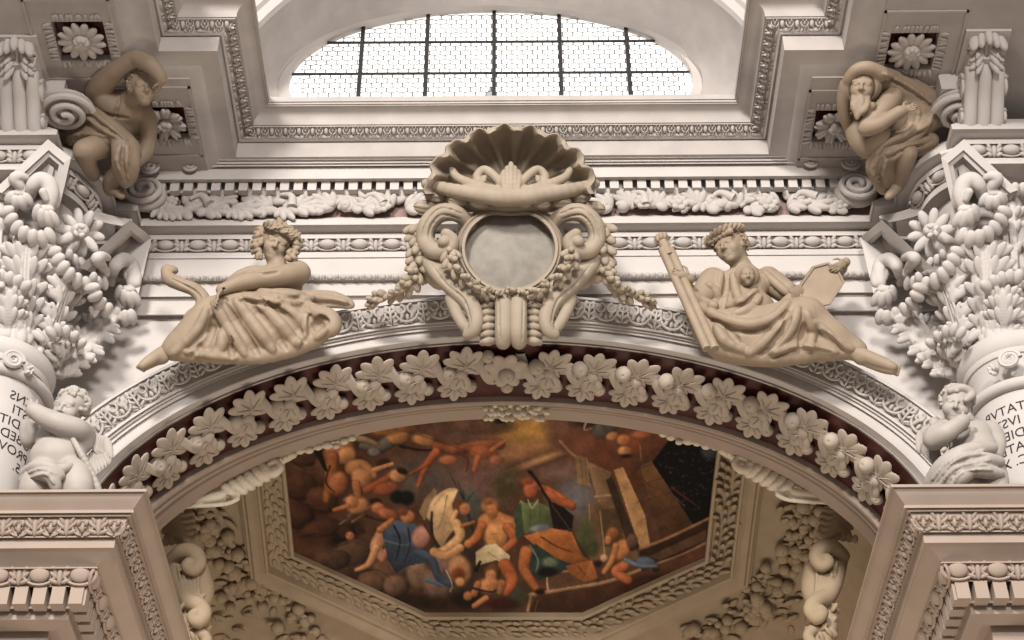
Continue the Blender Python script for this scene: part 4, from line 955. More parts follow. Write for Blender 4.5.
# ================================================================== CONSOLES UNDER THE CORNICE
for side, sg in (('left', -1), ('right', 1)):
    cx = P(22 if sg < 0 else 984, 131, 17.73)[0]; zb0 = prof_ent[1][1]
    con = thing('scroll_console', 'tall white scroll bracket with three flutes and acanthus head at upper %s' % side, 'bracket', (cx, 17.75, zb0), 'cornice brackets')
    mb = MB(); hw = .29
    prof = crom([(17.74, zb0), (17.60, zb0 + .10), (17.36, zb0 + .32), (17.14, zb0 + .50), (17.12, zb0 + .60), (17.25, zb0 + .64)], 6)
    nn = np.gradient(prof, axis=0); nn /= np.linalg.norm(nn, axis=1)[:, None]
    u = np.linspace(-1, 1, 49); bump = np.abs(np.sin((u + 1) * 1.5 * PI)) ** .5 * .075
    mb.grid(np.array([[(cx + uu * hw, y - q[1] * b, z + q[0] * b) for uu, b in zip(u, bump)] for (y, z), q in zip(prof, nn)]))
    for s in (-1, 1): mb.grid(np.array([[(cx + s * hw, y, z), (cx + s * hw, 17.9, z)] for y, z in prof]))
    mb.build('fluted_front', M_WHITE, con)
    for s in (-1, 1):
        mb = MB()
        for (yy, zz, R) in ((17.36, zb0 + .48, .17), (17.66, zb0 + .16, .11)):
            a = np.linspace(0, 5 * PI, 60); r = R * (1 - .8 * a / a[-1]); mb.tube(np.stack([np.full(60, cx + s * (hw + .02)), yy - np.cos(a) * r, zz + np.sin(a) * r], 1), .03, 6)
        mb.build('side_volute', M_WHITE, con)
    mb = MB(); mb.box((cx, 17.40, (zb0 + .60 + ZP) / 2), (hw * .9, .46, (ZP - zb0 - .60) / 2)); mb.box((cx, 17.25, ZP - .02), (hw * 1.12, .66, .03)); mb.box((cx - sg * (hw + .12), 17.8, zb0 + .75), (.16, .35, .22)); mb.build('block', M_WHITE, con)
    mb = MB()
    for k in range(5):
        q = (k - 2) / 2; mb.ell((cx + q * .20, 16.66 + .08 * abs(q), 19.24 - .04 * abs(q)), (.062, .08, .15), frame_z((q * .25, .15, -1)), 2); mb.ell((cx + q * .22, 16.74, 19.33), (.055, .13, .06), None, 1)
    for lv in range(3):
        for s in (-1, 1):
            for k in range(4): leaf_ell(mb, (cx + s * .05, 16.86 + .07 * lv, 19.26 - lv * .09), (s * (.4 + .32 * k), .1, -.8 + .36 * k), (0, -1, -.4), .26 - .02 * k, .045, .045, 1)
    for q in (-.07, 0, .07): mb.tube([(cx + q, 16.80, 19.26), (cx + q * .7, 17.06, zb0 + .62)], .034, 6)
    for s in (-1, 1): mb.ell((cx + s * .12, 17.10, zb0 + .64), (.10, .07, .045))
    mb.build('acanthus_head', M_WHITE, con)
    o = HP(66 if sg < 0 else 960, 111, 18.90); mb = MB(); a = np.linspace(0, 4.6 * PI, 80); r = .40 * (1 - .88 * a / a[-1])
    mb.tube(np.stack([o[0] - sg * np.cos(a) * r, o[1] - np.sin(a) * r * .9, o[2] - .02 - .12 * (a / a[-1])], 1), .05, 8)
    mb.ell((o[0], o[1], o[2] + .05), (.42, .40, .08)); mb.build('snail_scroll', M_WHITE, con)

# ================================================================== FOLIAGE IN THE FRIEZE
def curl_leaf(L, w, th, n=5):
    mb = MB()
    for k in range(n):
        f = k / (n - 1); a = -.9 + 1.8 * f
        leaf_ell(mb, (0, 0, .03), (math.cos(a) * (1 - .25 * abs(a)), math.sin(a) * .8, .22), (0, 0, 1), L * (1 - .35 * abs(a)), w, th, 2)
    return mb
m_fl1 = curl_leaf(.36, .06, .06).mesh('frieze_leaf', M_ORN); m_fl2 = curl_leaf(.30, .085, .06, 3).mesh('broad_leaf', M_ORN)
bl_ = MB()
for k in range(6): a = k * PI / 3; leaf_ell(bl_, (0, 0, .06), (math.cos(a), math.sin(a), .5), (0, 0, 1), .15, .06, .04, 1)
bl_.ell((0, 0, .10), (.06, .06, .06)); m_bl = bl_.mesh('frieze_blossom', M_ORN)
m_ff = fruit_mb(.085).xf(E3, (0, 0, .05)).mesh('frieze_fruit', M_ORN)
hn = MB(); a = np.linspace(0, 1, 14); hn.tube(np.stack([a * .34 - .17, .10 * np.sin(a * PI * 1.2), np.full(14, .08)], 1), .03 + .055 * a, 10); m_hn = hn.mesh('horn', M_ORN)
zfr = P(512, 205, 19.66)[2]
for side, xa, xb in (('left', 158, 418), ('right', 598, 846)):
    XA, XB = P(xa, 206, 19.66)[0], P(xb, 206, 19.66)[0]; n = int((XB - XA) / .155); rg = random.Random(8 if side == 'left' else 21)
    fo = thing('frieze_relief', 'relief of curling leaves, blossoms and fruit in the frieze %s of the central cartouche' % side, 'relief', ((XA + XB) / 2, 19.75, zfr), 'frieze foliage')
    base = np.array([[1., 0, 0], [0, 0, -1], [0, 1, 0]])              # local x right, y up, z towards the nave
    for i in range(n):
        x = XA + (XB - XA) * (i + .5) / n
        for row in (0, 1):
            a = rg.uniform(-.7, .7) + (PI if rg.random() < .4 else 0) + (.5 if row else -.4)
            R = base @ np.array([[math.cos(a), -math.sin(a), 0], [math.sin(a), math.cos(a), 0], [0, 0, 1]]); sc = rg.uniform(.9, 1.15)
            q = np.array([x + rg.uniform(-.05, .05), 19.75 - (.04 if row else .09), zfr + (.085 if row else -.085) + rg.uniform(-.03, .03)])
            kind = rg.random()
            nm, me = ('leaf', m_fl1) if kind < .5 else ('leaf', m_fl2) if kind < .72 else ('fruit', m_ff) if kind < .88 else ('blossom', m_bl)
            put(nm, me, fo, R * sc, q)
    for k in range(3):
        q = np.array([XA + (XB - XA) * (k + .5) / 3, 19.62, zfr + .02]); a = rg.uniform(-.8, .8); put('horn', m_hn, fo, base @ np.array([[math.cos(a), -math.sin(a), 0], [math.sin(a), math.cos(a), 0], [0, 0, 1]]), q)
    s = 1 if side == 'left' else -1
    for (px, py, Y_, R) in ((144, 190, 19.40, .34), (191, 167, 19.30, .12), (151, 168, 19.25, .16)):
        o = P(px if s > 0 else 1001 - px, py - (0 if s > 0 else 4), Y_); mb = MB(); a = np.linspace(0, 5.0 * PI, 70); r = R * (1 - .84 * a / a[-1])
        mb.tube(np.stack([o[0] + s * np.cos(a + 1) * r, o[1] - .06 * a / a[-1], o[2] + np.sin(a + 1) * r * .9], 1), R * .11 + .012, 8)
        if R > .3: mb.ell((o[0], o[1] + .14, o[2]), (R * 1.0, .16, R * .9))
        mb.build('scroll', M_ORN, fo)
# ================================================================== SCULPTING (signed distance fields -> one smooth continuous mesh)
class Sculpt:
    def __init__(s, box, Y0, d0, d1, vox=.014, tilt=0.0, yr=0):
        "box: photo rectangle (x0, y0, x1, y1) that the figure fills; Y0 its depth, d0..d1 its reach in depth"
        s.rs = 1.0; s.Y0 = Y0; s.tilt = tilt; s.yr = yr; x0, y0, x1, y1 = box; c = np.array([s.p(x, y, d) for x in (x0, x1) for y in (y0, y1) for d in (d0, d1)])
        s.lo = c.min(0) - .03; s.hi = c.max(0) + .03; s.h = vox; s.Y0 = Y0
        n = np.ceil((s.hi - s.lo) / vox).astype(int) + 1; s.n = n
        s.ax = [(s.lo[i] + vox * np.arange(n[i])).astype(np.float32) for i in range(3)]
        s.f = np.full(n, .4, np.float32)
        s.m = mpp((x0 + x1) / 2, (y0 + y1) / 2, Y0 + tilt * ((y0 + y1) / 2 - yr))
        s.CX = CAMX                          # photo right, photo up, towards the viewer
    def p(s, x, y, d=0.): return P(x, y, s.Y0 + d + s.tilt * (y - s.yr))
    def _sl(s, lo, hi, pad):
        a = np.maximum(np.floor((np.asarray(lo) - pad - s.lo) / s.h).astype(int), 0); b = np.minimum(np.ceil((np.asarray(hi) + pad - s.lo) / s.h).astype(int) + 1, s.n)
        if (b <= a).any(): return None, None
        sl = tuple(slice(a[i], b[i]) for i in range(3))
        return sl, (s.ax[0][sl[0]][:, None, None], s.ax[1][sl[1]][None, :, None], s.ax[2][sl[2]][None, None, :])
    def _put(s, sl, d, k, carve):
        f = s.f[sl]
        if carve:
            d = -d; h = np.maximum(k - np.abs(f - d), 0) / max(k, 1e-6); s.f[sl] = np.maximum(f, d) + h * h * k * .25
        else:
            h = np.maximum(k - np.abs(f - d), 0) / max(k, 1e-6); s.f[sl] = np.minimum(f, d) - h * h * k * .25
    def cap(s, a, b, ra, rb, k=.05, carve=False):
        a = np.asarray(a, float); b = np.asarray(b, float); r = max(ra, rb)
        sl, g = s._sl(np.minimum(a, b), np.maximum(a, b), r + k + .02)
        if sl is None: return
        X, Y, Z = g; ab = b - a; L = ab @ ab + 1e-9
        t = (((X - a[0]) * ab[0] + (Y - a[1]) * ab[1] + (Z - a[2]) * ab[2]) / L).clip(0, 1)
        d = np.sqrt((X - a[0] - ab[0] * t) ** 2 + (Y - a[1] - ab[1] * t) ** 2 + (Z - a[2] - ab[2] * t) ** 2) - (ra + (rb - ra) * t)
        s._put(sl, d, k, carve)
    def ell(s, c, r, R=None, k=.05, carve=False):
        c = np.asarray(c, float); r = np.asarray(r, float); R = np.eye(3) if R is None else np.asarray(R)
        ext = np.sqrt(((R * r[None]) ** 2).sum(1)); sl, g = s._sl(c - ext, c + ext, k + .02)
        if sl is None: return
        X, Y, Z = g[0] - c[0], g[1] - c[1], g[2] - c[2]; k0 = 0; k1 = 0
        for i in range(3):
            u = X * R[0, i] + Y * R[1, i] + Z * R[2, i]; k0 = k0 + (u / r[i]) ** 2; k1 = k1 + (u / r[i] ** 2) ** 2
        k0 = np.sqrt(k0); k1 = np.sqrt(k1) + 1e-6
        s._put(sl, k0 * (k0 - 1) / k1, k, carve)
    # --- the same with photo coordinates (x, y) and depth offset d, radii in photo pixels
    def e(s, x, y, d, rx, ry, rd, rot=0, k=.05, carve=False):
        a = math.radians(-rot); R = s.CX @ np.array([[math.cos(a), -math.sin(a), 0], [math.sin(a), math.cos(a), 0], [0, 0, 1]])
        s.ell(s.p(x, y, d), np.array([rx, ry, rd]) * s.m, R, k, carve)
    def t(s, pts, k=.05, carve=False, n=4):
        p = crom([(*s.p(x, y, d), r * s.m * s.rs) for x, y, d, r in pts], n) if len(pts) > 2 else np.array([(*s.p(x, y, d), r * s.m * s.rs) for x, y, d, r in pts])
        for i in range(len(p) - 1): s.cap(p[i, :3], p[i + 1, :3], p[i, 3], p[i + 1, 3], k, carve)
    def ew(s, c, rx, ry, rd, rot=0, k=.01, carve=False, lean=0.0):
        a = math.radians(-rot); R = s.CX @ np.array([[math.cos(a), -math.sin(a), 0], [math.sin(a), math.cos(a), 0], [0, 0, 1]])
        if lean:
            b = math.radians(lean); R = R @ np.array([[1, 0, 0], [0, math.cos(b), -math.sin(b)], [0, math.sin(b), math.cos(b)]])
        s.ell(c, np.array([rx, ry, rd]) * s.m, R, k, carve)
    def surf(s, x, y):
        "first hit of the sight line with the sculpted surface"
        r = ray(x, y); ys = np.arange(s.lo[1], s.hi[1], s.h * .6); q = r[None] / r[1] * ys[:, None]
        ii = np.rint((q - s.lo) / s.h).astype(int); ok = ((ii >= 0) & (ii < s.n)).all(1)
        v = np.full(len(ys), 1.0); v[ok] = s.f[ii[ok, 0], ii[ok, 1], ii[ok, 2]]
        j = np.argmax(v < 0)
        return q[j] if v[j] < 0 else None
    def fold(s, pts, r=2.6, k=.035, carve=False, lift=0.0, ends=.45):
        "a ridge (or a groove) drawn on the surface along photo points"
        p = crom(pts, 7) if len(pts) > 2 else np.array([np.array(pts[0]) + (np.array(pts[1]) - np.array(pts[0])) * t for t in np.linspace(0, 1, 8)])
        q = [s.surf(x, y) for x, y in p]; n = len(q); prev = None
        for i, c in enumerate(q):
            if c is None: prev = None; continue
            t = i / max(n - 1, 1); rr = r * s.m * (ends + (1 - ends) * math.sin(PI * min(max(t, .02), .98)) ** .7)
            c = c + CAMX[:, 2] * lift * s.m
            if prev is not None and np.linalg.norm(c - prev[0]) < .35: s.cap(prev[0], c, prev[1], rr, k, carve)
            prev = (c, rr)
    def head(s, c, face, upv, h, hollow=1.0):
        "skull, jaw, brow, eyes, nose, mouth and ears; c centre, h height chin to crown"
        f = nrm(face); u = nrm(np.asarray(upv) - f * (np.asarray(upv) @ f)); r = np.cross(f, u); c = np.asarray(c, float)
        R = np.stack([r, f, u], 1); q = lambda x, y, z: c + (r * x + f * y + u * z) * h
        s.ell(q(0, -.05, .10), np.array([.36, .43, .40]) * h, R, .02); s.ell(q(0, .08, -.14), np.array([.29, .33, .35]) * h, R, .06)
        s.ell(q(0, .27, -.40), np.array([.11, .10, .09]) * h, R, .05 * h / .5)
        for x in (-1, 1): s.ell(q(x * .17, .25, -.13), np.array([.12, .12, .13]) * h, R, .05)
        s.cap(q(-.22, .31, .11), q(.22, .31, .11), .055 * h, .055 * h, .04 * h / .5)
        for x in (-1, 1): s.ell(q(x * .155, .425, .025), np.array([.105, .08, .06]) * h, R, .03, True)
        for x in (-1, 1): s.ell(q(x * .150, .315, .02), np.array([.085, .075, .06]) * h, R, .008)
        for x in (-1, 1): s.cap(q(x * .06, .395, .065), q(x * .25, .31, .07), .022 * h, .018 * h, .012)
        s.cap(q(0, .39, .07), q(0, .49, -.115), .035 * h, .058 * h, .02); s.cap(q(-.065, .42, -.13), q(.065, .42, -.13), .035 * h, .035 * h, .02)
        s.cap(q(-.095, .365, -.245), q(.095, .365, -.245), .03 * h, .03 * h, .012); s.cap(q(-.075, .36, -.305), q(.075, .36, -.305), .032 * h, .032 * h, .012)
        s.cap(q(-.11, .41, -.275), q(.11, .41, -.275), .014 * h, .014 * h, .01, True)
        for x in (-1, 1): s.ell(q(x * .355, -.02, -.02), np.array([.035, .07, .11]) * h, R, .01)
        return q, R
    def hand(s, w, dirv, palm, L, curl=.5, thumb=1):
        "palm and five separate bent fingers; w wrist, dirv towards the fingers, palm = normal of the palm side, L hand length"
        d = nrm(dirv); pn = nrm(np.asarray(palm) - d * (np.asarray(palm) @ d)); x = np.cross(d, pn); w = np.asarray(w, float)
        s.ell(w + d * L * .26, np.array([.21, .09, .28]) * L, np.stack([x, pn, d], 1), .03)
        for i, (o, l) in enumerate(((-.16, .46), (-.055, .52), (.05, .49), (.15, .38))):
            b = w + d * L * .48 + x * o * L; a = 0; pp = b
            for j, fr in enumerate((.44, .32, .26)):
                a += curl * (.6 if j == 0 else 1.0); v = d * math.cos(a) + pn * math.sin(a) + x * o * .35; e_ = pp + nrm(v) * l * fr * L
                s.cap(pp, e_, (.052 - .004 * j) * L, (.048 - .005 * j) * L, .008); pp = e_
        b = w + d * L * .16 - x * thumb * .17 * L; v1 = nrm(d * .6 - x * thumb * .8 + pn * .3); m_ = b + v1 * .24 * L; v2 = nrm(d * .9 - x * thumb * .25 + pn * (.2 + .5 * curl)); s.cap(b, m_, .065 * L, .055 * L, .02); s.cap(m_, m_ + v2 * .20 * L, .052 * L, .042 * L, .01)
    def mesh(s):
        f = s.f; n = s.n; neg = f < 0
        # cells crossed by the surface
        c = np.zeros(n - 1, np.int8)
        for i in (0, 1):
            for j in (0, 1):
                for k in (0, 1): c += neg[i:n[0] - 1 + i, j:n[1] - 1 + j, k:n[2] - 1 + k]
        act = (c > 0) & (c < 8); I = np.argwhere(act); ids = -np.ones(n - 1, np.int64); ids[act] = np.arange(len(I))
        acc = np.zeros((len(I), 3)); cnt = np.zeros(len(I))
        off = [(0, 0, 0), (1, 0, 0), (0, 1, 0), (1, 1, 0), (0, 0, 1), (1, 0, 1), (0, 1, 1), (1, 1, 1)]
        val = [f[I[:, 0] + o[0], I[:, 1] + o[1], I[:, 2] + o[2]].astype(float) for o in off]
        for a, b in ((0, 1), (2, 3), (4, 5), (6, 7), (0, 2), (1, 3), (4, 6), (5, 7), (0, 4), (1, 5), (2, 6), (3, 7)):
            x = (val[a] < 0) != (val[b] < 0); t = np.where(x, val[a] / np.where(x, val[a] - val[b], 1), 0)
            acc += np.where(x[:, None], np.array(off[a]) + t[:, None] * (np.array(off[b]) - np.array(off[a])), 0); cnt += x
        V = s.lo + (I + acc / cnt[:, None]) * s.h
        F = []
        for ax in range(3):
            a1, a2 = [(1, 2), (2, 0), (0, 1)][ax]
            A = [slice(None)] * 3; B = [slice(None)] * 3; A[ax] = slice(0, n[ax] - 1); B[ax] = slice(1, n[ax])
            na, nb = neg[tuple(A)], neg[tuple(B)]; E_ = np.argwhere(na != nb)
            E_ = E_[(E_[:, a1] > 0) & (E_[:, a2] > 0) & (E_[:, a1] < n[a1] - 1) & (E_[:, a2] < n[a2] - 1)]
            inside = na[E_[:, 0], E_[:, 1], E_[:, 2]]
            def q(da, db):
                K = E_.copy(); K[:, a1] -= da; K[:, a2] -= db; return ids[K[:, 0], K[:, 1], K[:, 2]]
            quad = np.stack([q(1, 1), q(0, 1), q(0, 0), q(1, 0)], 1)
            quad[~inside] = quad[~inside][:, ::-1]; quad = quad[(quad >= 0).all(1)]; F.append(quad)
        mb = MB(); mb.add(V, np.vstack(F)); return mb
    def build(s, name, m, parent): return s.mesh().build(name, m, parent, True, None)

def hair_curls(s, q, R, h, n=120, seed=1, cover=None, size=.075, vol=1.0):
    "a cap of hair with rolled locks; q and R come from head()"
    rg = random.Random(seed)
    s.ell(q(0, -.09, .15), np.array([.40 * vol, .43, .40 * (.5 + .5 * vol)]) * h, R, .02); s.ell(q(0, .40, -.10), np.array([.35, .36, .37]) * h, R, .03, True)
    for i in range(n):
        a = rg.uniform(0, 2 * PI); z = rg.uniform(-.45, 1.0); rr = math.sqrt(max(0, 1 - z * z)); v = np.array([rr * math.cos(a), rr * math.sin(a), z])
        if v[1] > .12 and v[2] < .45: continue
        if v[1] > .5 and v[2] < .72: continue
        if v[2] < -.1 and v[1] > -.1 and abs(v[0]) < .8: continue
        c = q(v[0] * .42 * vol, -.07 + v[1] * .44, .12 + v[2] * .42 * (vol if v[2] > 0 else 1)); w = size * h * rg.uniform(.7, 1.25)
        t1 = R @ nrm(np.cross(v, (rg.uniform(-1, 1), rg.uniform(-1, 1), rg.uniform(-1, 1))))
        pts = [c + t1 * w * 1.5 * (k / 3 - 1) + (R @ v) * w * .35 * math.sin(k * 1.05) for k in range(7)]
        for k in range(6): s.cap(pts[k], pts[k + 1], w * .55, w * .5, .006)
# ------------------------------------------------------------------ leaves, scrolls and flower of the capitals on the side one sees
for side, (c, th, sg) in COLS.items():
    cap = CAPS[side]; X = (lambda x: x) if sg < 0 else (lambda x: 1012 - x); ms = 1 if sg < 0 else -1
    def Q(px, py, rho):
        "point of the sight line on the upright cylinder of radius rho round the column's axis"
        r = ray(X(px), py); A = r[0] ** 2 + r[1] ** 2; Bq = -2 * (r[0] * c[0] + r[1] * c[1]); Cq = c @ c - rho * rho
        return r * ((-Bq - math.sqrt(max(Bq * Bq - 4 * A * Cq, 0))) / (2 * A))
    def SC(x0, y0, x1, y1, vox=.013):
        return Sculpt((min(X(x0), X(x1)), y0, max(X(x0), X(x1)), y1), 18.9, -2.0, 1.6, vox)
    def tubeQ(S, pts, k=.03, n=4):
        p = crom([(*Q(x, y, rho), r * S.m) for x, y, rho, r in pts], n)
        for i in range(len(p) - 1): S.cap(p[i, :3], p[i + 1, :3], p[i, 3], p[i + 1, 3], k)
    def curl(S, row, rho, w, l, rots, k=.006):
        for (x, y), ro in zip(row, rots):
            S.ew(Q(x, y, rho), w, l, w * 1.0, ms * ro, k, lean=25)
    def leaflets(S, lst, rho, w, l, k=.008):
        for x, y, ro in lst: S.ew(Q(x, y, rho), w, l, w * .8, ms * ro, k, lean=12)
    def leaf(box, spine, row, rots, rho, w, l, n=7, seed=0):
        "one acanthus leaf: spine (x, y, radius from the axis, half width), leaflets in two ranks, rolled tip of fat fingers"
        S = SC(*box); sp = crom(spine, 6); m = len(sp); rg = random.Random(seed)
        for off, rr in ((-.55, .42), (0, .55), (.55, .42)):
            q = []
            for i in range(m):
                tx, ty = sp[min(i + 1, m - 1)][:2] - sp[max(i - 1, 0)][:2]; L = math.hypot(tx, ty); nx, ny = -ty / L, tx / L
                q.append((*Q(sp[i][0] + nx * off * sp[i][3], sp[i][1] + ny * off * sp[i][3], max(.62, sp[i][2] - .10 - .06 * abs(off))), rr * sp[i][3] * S.m * .62))
            for i in range(m - 1): S.cap(np.array(q[i][:3]), np.array(q[i + 1][:3]), q[i][3], q[i + 1][3], .05)
        for k in range(n):
            f = .12 + .70 * k / (n - 1); i = int(f * (m - 1)); x, y, r_, hw = sp[i]; tx, ty = sp[min(i + 1, m - 1)][:2] - sp[max(i - 1, 0)][:2]; an = math.degrees(math.atan2(tx, -ty))
            for s_ in (-1, 1):
                for o, da, sc in ((.34, 22, 1.0), (.72, 42, 1.05), (1.02, 66, .85)):
                    tl = math.hypot(tx, ty); px = x + s_ * o * hw * -ty / tl * 1.0; py = y + s_ * o * hw * tx / tl
                    S.ew(Q(px, py, r_ - .02 - .05 * o), .19 * hw + 1.5, .52 * hw * sc + 3.2, 2.8, ms * (an + s_ * (da + rg.uniform(-8, 8))), .006, lean=10)
        for d in (-.16, 0, .16):
            q = [(*Q(sp[i][0] + d * sp[i][3] * 1.2, sp[i][1], sp[i][2] - .02), 1.5 * S.m) for i in range(2, m - 3)]
            for i in range(len(q) - 1): S.cap(np.array(q[i][:3]), np.array(q[i + 1][:3]), q[i][3], q[i + 1][3], .008)
        for i in range(len(row) - 1): S.cap(Q(*row[i], rho - .07), Q(*row[i + 1], rho - .07), w * .85 * S.m, w * .85 * S.m, .03)
        curl(S, row, rho, w, l, rots)
        S.build('acanthus_leaf', M_WHITE, cap)
    leaf((-14, 200, 66, 384), [(21, 342, .60, 13), (22, 322, .76, 17), (24, 290, .90, 19), (26, 258, 1.08, 18), (28, 238, 1.20, 15)], [(7, 212), (11, 220), (17, 228), (24, 234), (33, 238), (42, 239), (50, 236)], (60, 50, 40, 28, 12, -4, -18), 1.26, 5.6, 9.5, 6, 1)
    leaf((32, 246, 104, 384), [(45, 356, .60, 11), (50, 340, .76, 13), (58, 314, .88, 15), (66, 290, 1.02, 14), (71, 277, 1.12, 12)], [(54, 252), (58, 260), (63, 268), (69, 275), (77, 281), (86, 285)], (68, 56, 46, 34, 18, 2), 1.17, 5.6, 9.5, 6, 2)
    leaf((56, 282, 146, 388), [(64, 372, .60, 10), (73, 358, .74, 12), (86, 342, .88, 14), (102, 324, 1.10, 13), (110, 314, 1.24, 11)], [(92, 288), (95, 296), (100, 304), (107, 310), (116, 315), (125, 318), (132, 317)], (74, 62, 50, 34, 18, 6, -6), 1.33, 5.4, 9.5, 6, 3)
    leaf((34, 318, 100, 390), [(59, 374, .60, 9), (61, 366, .74, 11), (64, 356, .92, 12), (68, 345, 1.0, 10)], [(51, 333), (58, 330), (66, 332), (74, 337), (81, 344), (86, 352), (88, 359)], (-25, -5, 15, 35, 50, 62, 72), 1.08, 4.6, 8.0, 4, 4)
    leaf((-16, 268, 40, 350), [(8, 336, .60, 11), (8, 316, .84, 13), (9, 298, 1.0, 12), (10, 288, 1.06, 10)], [(-6, 277), (2, 277), (10, 279), (18, 282), (26, 287)], (-8, 4, 14, 28, 45), 1.10, 5.2, 8.5, 4, 5)
    leaf((-20, 176, 26, 260), [(-4, 300, .8, 8), (-2, 250, .9, 11), (0, 220, 1.0, 11), (0, 205, 1.05, 10)], [(-10, 190), (-3, 190), (4, 193), (10, 198)], (-8, 6, 20, 36), 1.08, 5.0, 8, 4, 6)
    # --- scrolls and their small leaves under the two horns
    for (ox, oy, dr, tall) in ((0, 0, 0, 1.0), (82, 80, .0, .94)):
        S = SC(-2 + ox, 138 + oy, 76 + ox, 236 + oy, .012)
        R1 = 1.34
        z = lambda pts: [(x + ox, y + oy, rr + dr, r) for x, y, rr, r in pts]
        tubeQ(S, z([(30, 196, R1 - .2, 5), (33, 186, R1 - .02, 6.5), (40, 180, R1 + .04, 7.5), (48, 184, R1 + .04, 8), (51, 194, R1, 7.5), (50, 203, R1 - .06, 6)]), .015)
        tubeQ(S, z([(43, 192, R1 + .08, 4), (46, 199, R1 + .02, 3.5)]), .006)
        tubeQ(S, z([(24, 196, R1 - .25, 4), (20, 186, R1 - .1, 5), (15, 179, R1 - .02, 6), (20, 176, R1 + .02, 4.5), (26, 178, R1 - .02, 3.4)]), .012)
        tubeQ(S, z([(54, 204, R1 - .12, 5), (55, 196, R1 - .2, 5)]), .02)
        curl(S, [(x + ox, y + oy) for x, y in ((37, 213), (42, 218), (48, 220), (54, 219))], R1 - .02, 4.6, 9.5, (18, 8, -6, -22)); S.ew(Q(45 + ox, 210 + oy, R1 - .10), 9, 5, 6, 0, .02)
        curl(S, [(x + ox, y + oy) for x, y in ((11, 199), (16, 203), (22, 203), (28, 200))], R1 - .12, 4.4, 8.0, (20, 8, -8, -24)); S.ew(Q(19 + ox, 194 + oy, R1 - .2), 9, 5, 6, 0, .02)
        S.build('scroll_pair', M_WHITE, cap)
        hb = MB(); zz = lambda q, rr: [Q(x * sc_ + ox + (1 - sc_) * 50, y * sc_ + oy + (1 - sc_) * 150, r_ + dr2) for (x, y, r_), dr2 in zip(q, [rr] * 4)]; sc_ = tall
        OUT = [(-6, 190, 1.20), (48, 139, 1.60), (71, 158, 1.60), (57, 218, 1.04)]; MID = [(2, 193, 1.16), (48.5, 150, 1.50), (64, 163, 1.50), (53, 212, 1.04)]; INN = [(8, 196, 1.12), (49, 156.5, 1.44), (59, 165, 1.44), (50, 206, 1.02)]; IN2 = [(14, 198, 1.06), (49, 164, 1.34), (54, 168, 1.34), (47, 200, 1.0)]
        hb.grid(np.array([zz(OUT, -.45), zz(OUT, -.04), zz(OUT, .0), zz(MID, .03), zz(MID, .0), zz(INN, .0), zz(INN, -.07), zz(IN2, -.07), zz(IN2, -.02), [Q(44 * sc_ + ox + (1 - sc_) * 50, 178 * sc_ + oy + (1 - sc_) * 150, 1.15)] * 4]))
        hb.build('abacus_horn', M_WHITE, cap, ang=20)
    # --- flower of the hollow side
    S = SC(48, 200, 112, 268, .012); R2 = 1.02
    for k in range(10):
        a = k * 2 * PI / 10 + .2; S.ew(Q(80 + 14.5 * math.cos(a), 233 + 14.5 * math.sin(a), R2 - .04), 5.4, 11, 4.6, math.degrees(a) * ms + 90, .006)
    S.ew(Q(80, 231, R2 + .14), 9, 8, 8, 0, .01)
    for k in range(5): S.ew(Q(80 + 5 * math.cos(k * 1.26), 231 + 4.5 * math.sin(k * 1.26), R2 + .24), 2.6, 3.6, 2.6, k * 72, .004)
    curl(S, [(69, 255), (75, 260), (82, 263)], R2 + .0, 3.8, 6.5, (20, 5, -10)); S.ew(Q(76, 250, R2 - .12), 8, 10, 6, 0, .03)
    S.build('abacus_flower', M_WHITE, cap)
# ================================================================== RECLINING FIGURE, LEFT OF THE CARTOUCHE
tA = thing('reclining_statue', 'tan statue of a reclining draped figure crowned with a leafy wreath, left of the cartouche', 'statue', P(240, 352, 19.3), 'reclining statues')
B = Sculpt((128, 215, 330, 378), 19.25, -.75, .45, .013)
hc = B.p(276, 245, -.25); hh = .53
q, R = B.head(hc, (.16, -.80, -.52), (.24, -.1, .9), hh)
B.t([(275, 258, -.18, 9), (279, 272, -.10, 11)], .05)                         # neck
B.e(279, 284, -.02, 24, 17, 15, 12, .08); B.e(272, 300, .0, 22, 20, 15, 0, .1); B.e(268, 318, .05, 22, 18, 15, 0, .1)   # chest, waist, hip
B.e(262, 276, -.12, 15, 10, 10, -10, .06); B.e(298, 272, -.10, 11, 12, 11, 0, .05)
B.t([(299, 273, -.15, 12), (280, 277, -.34, 10.4), (258, 280, -.50, 8.6), (240, 283, -.58, 7.4), (226, 288, -.62, 5.2), (221, 290, -.63, 4.6)], .035)
B.hand(B.p(223, 289, -.66), B.p(212, 302, -.74) - B.p(223, 289, -.66), (.6, .3, -.5), .36, .3, -1)
B.t([(258, 276, .05, 9), (240, 284, -.02, 8), (232, 292, -.10, 6.5)], .03)     # the far arm under the cloth
B.t([(178, 346, -.12, 8), (164, 353, -.12, 6.5), (158, 357, -.14, 6.2)], .04); B.e(161, 358, -.12, 8, 6.5, 6.5, 0, .03); B.t([(160, 355, -.14, 6.4), (151, 360, -.19, 5.6), (142, 366, -.22, 4.0)], .02); B.t([(158, 361, -.10, 4), (146, 367, -.14, 3.4)], .02)  # ankle, foot
for i in range(5): B.t([(144 + i * .5, 363 + i * 1.2, -.20 + .02 * i, 2.0), (137.5 + i * 1.6, 367 + i * .9, -.21 + .02 * i, 1.7)], .008)
B.fold([(256, 272), (266, 274), (278, 272)], 1.5, .03, True)
B.build('body', M_TAN, tA)
H = Sculpt((246, 212, 306, 268), 19.25, -.75, .45, .011); H.ell(hc, [.01] * 3)
hair_curls(H, q, R, hh, 150, 3, vol=1.08); rg = random.Random(12)
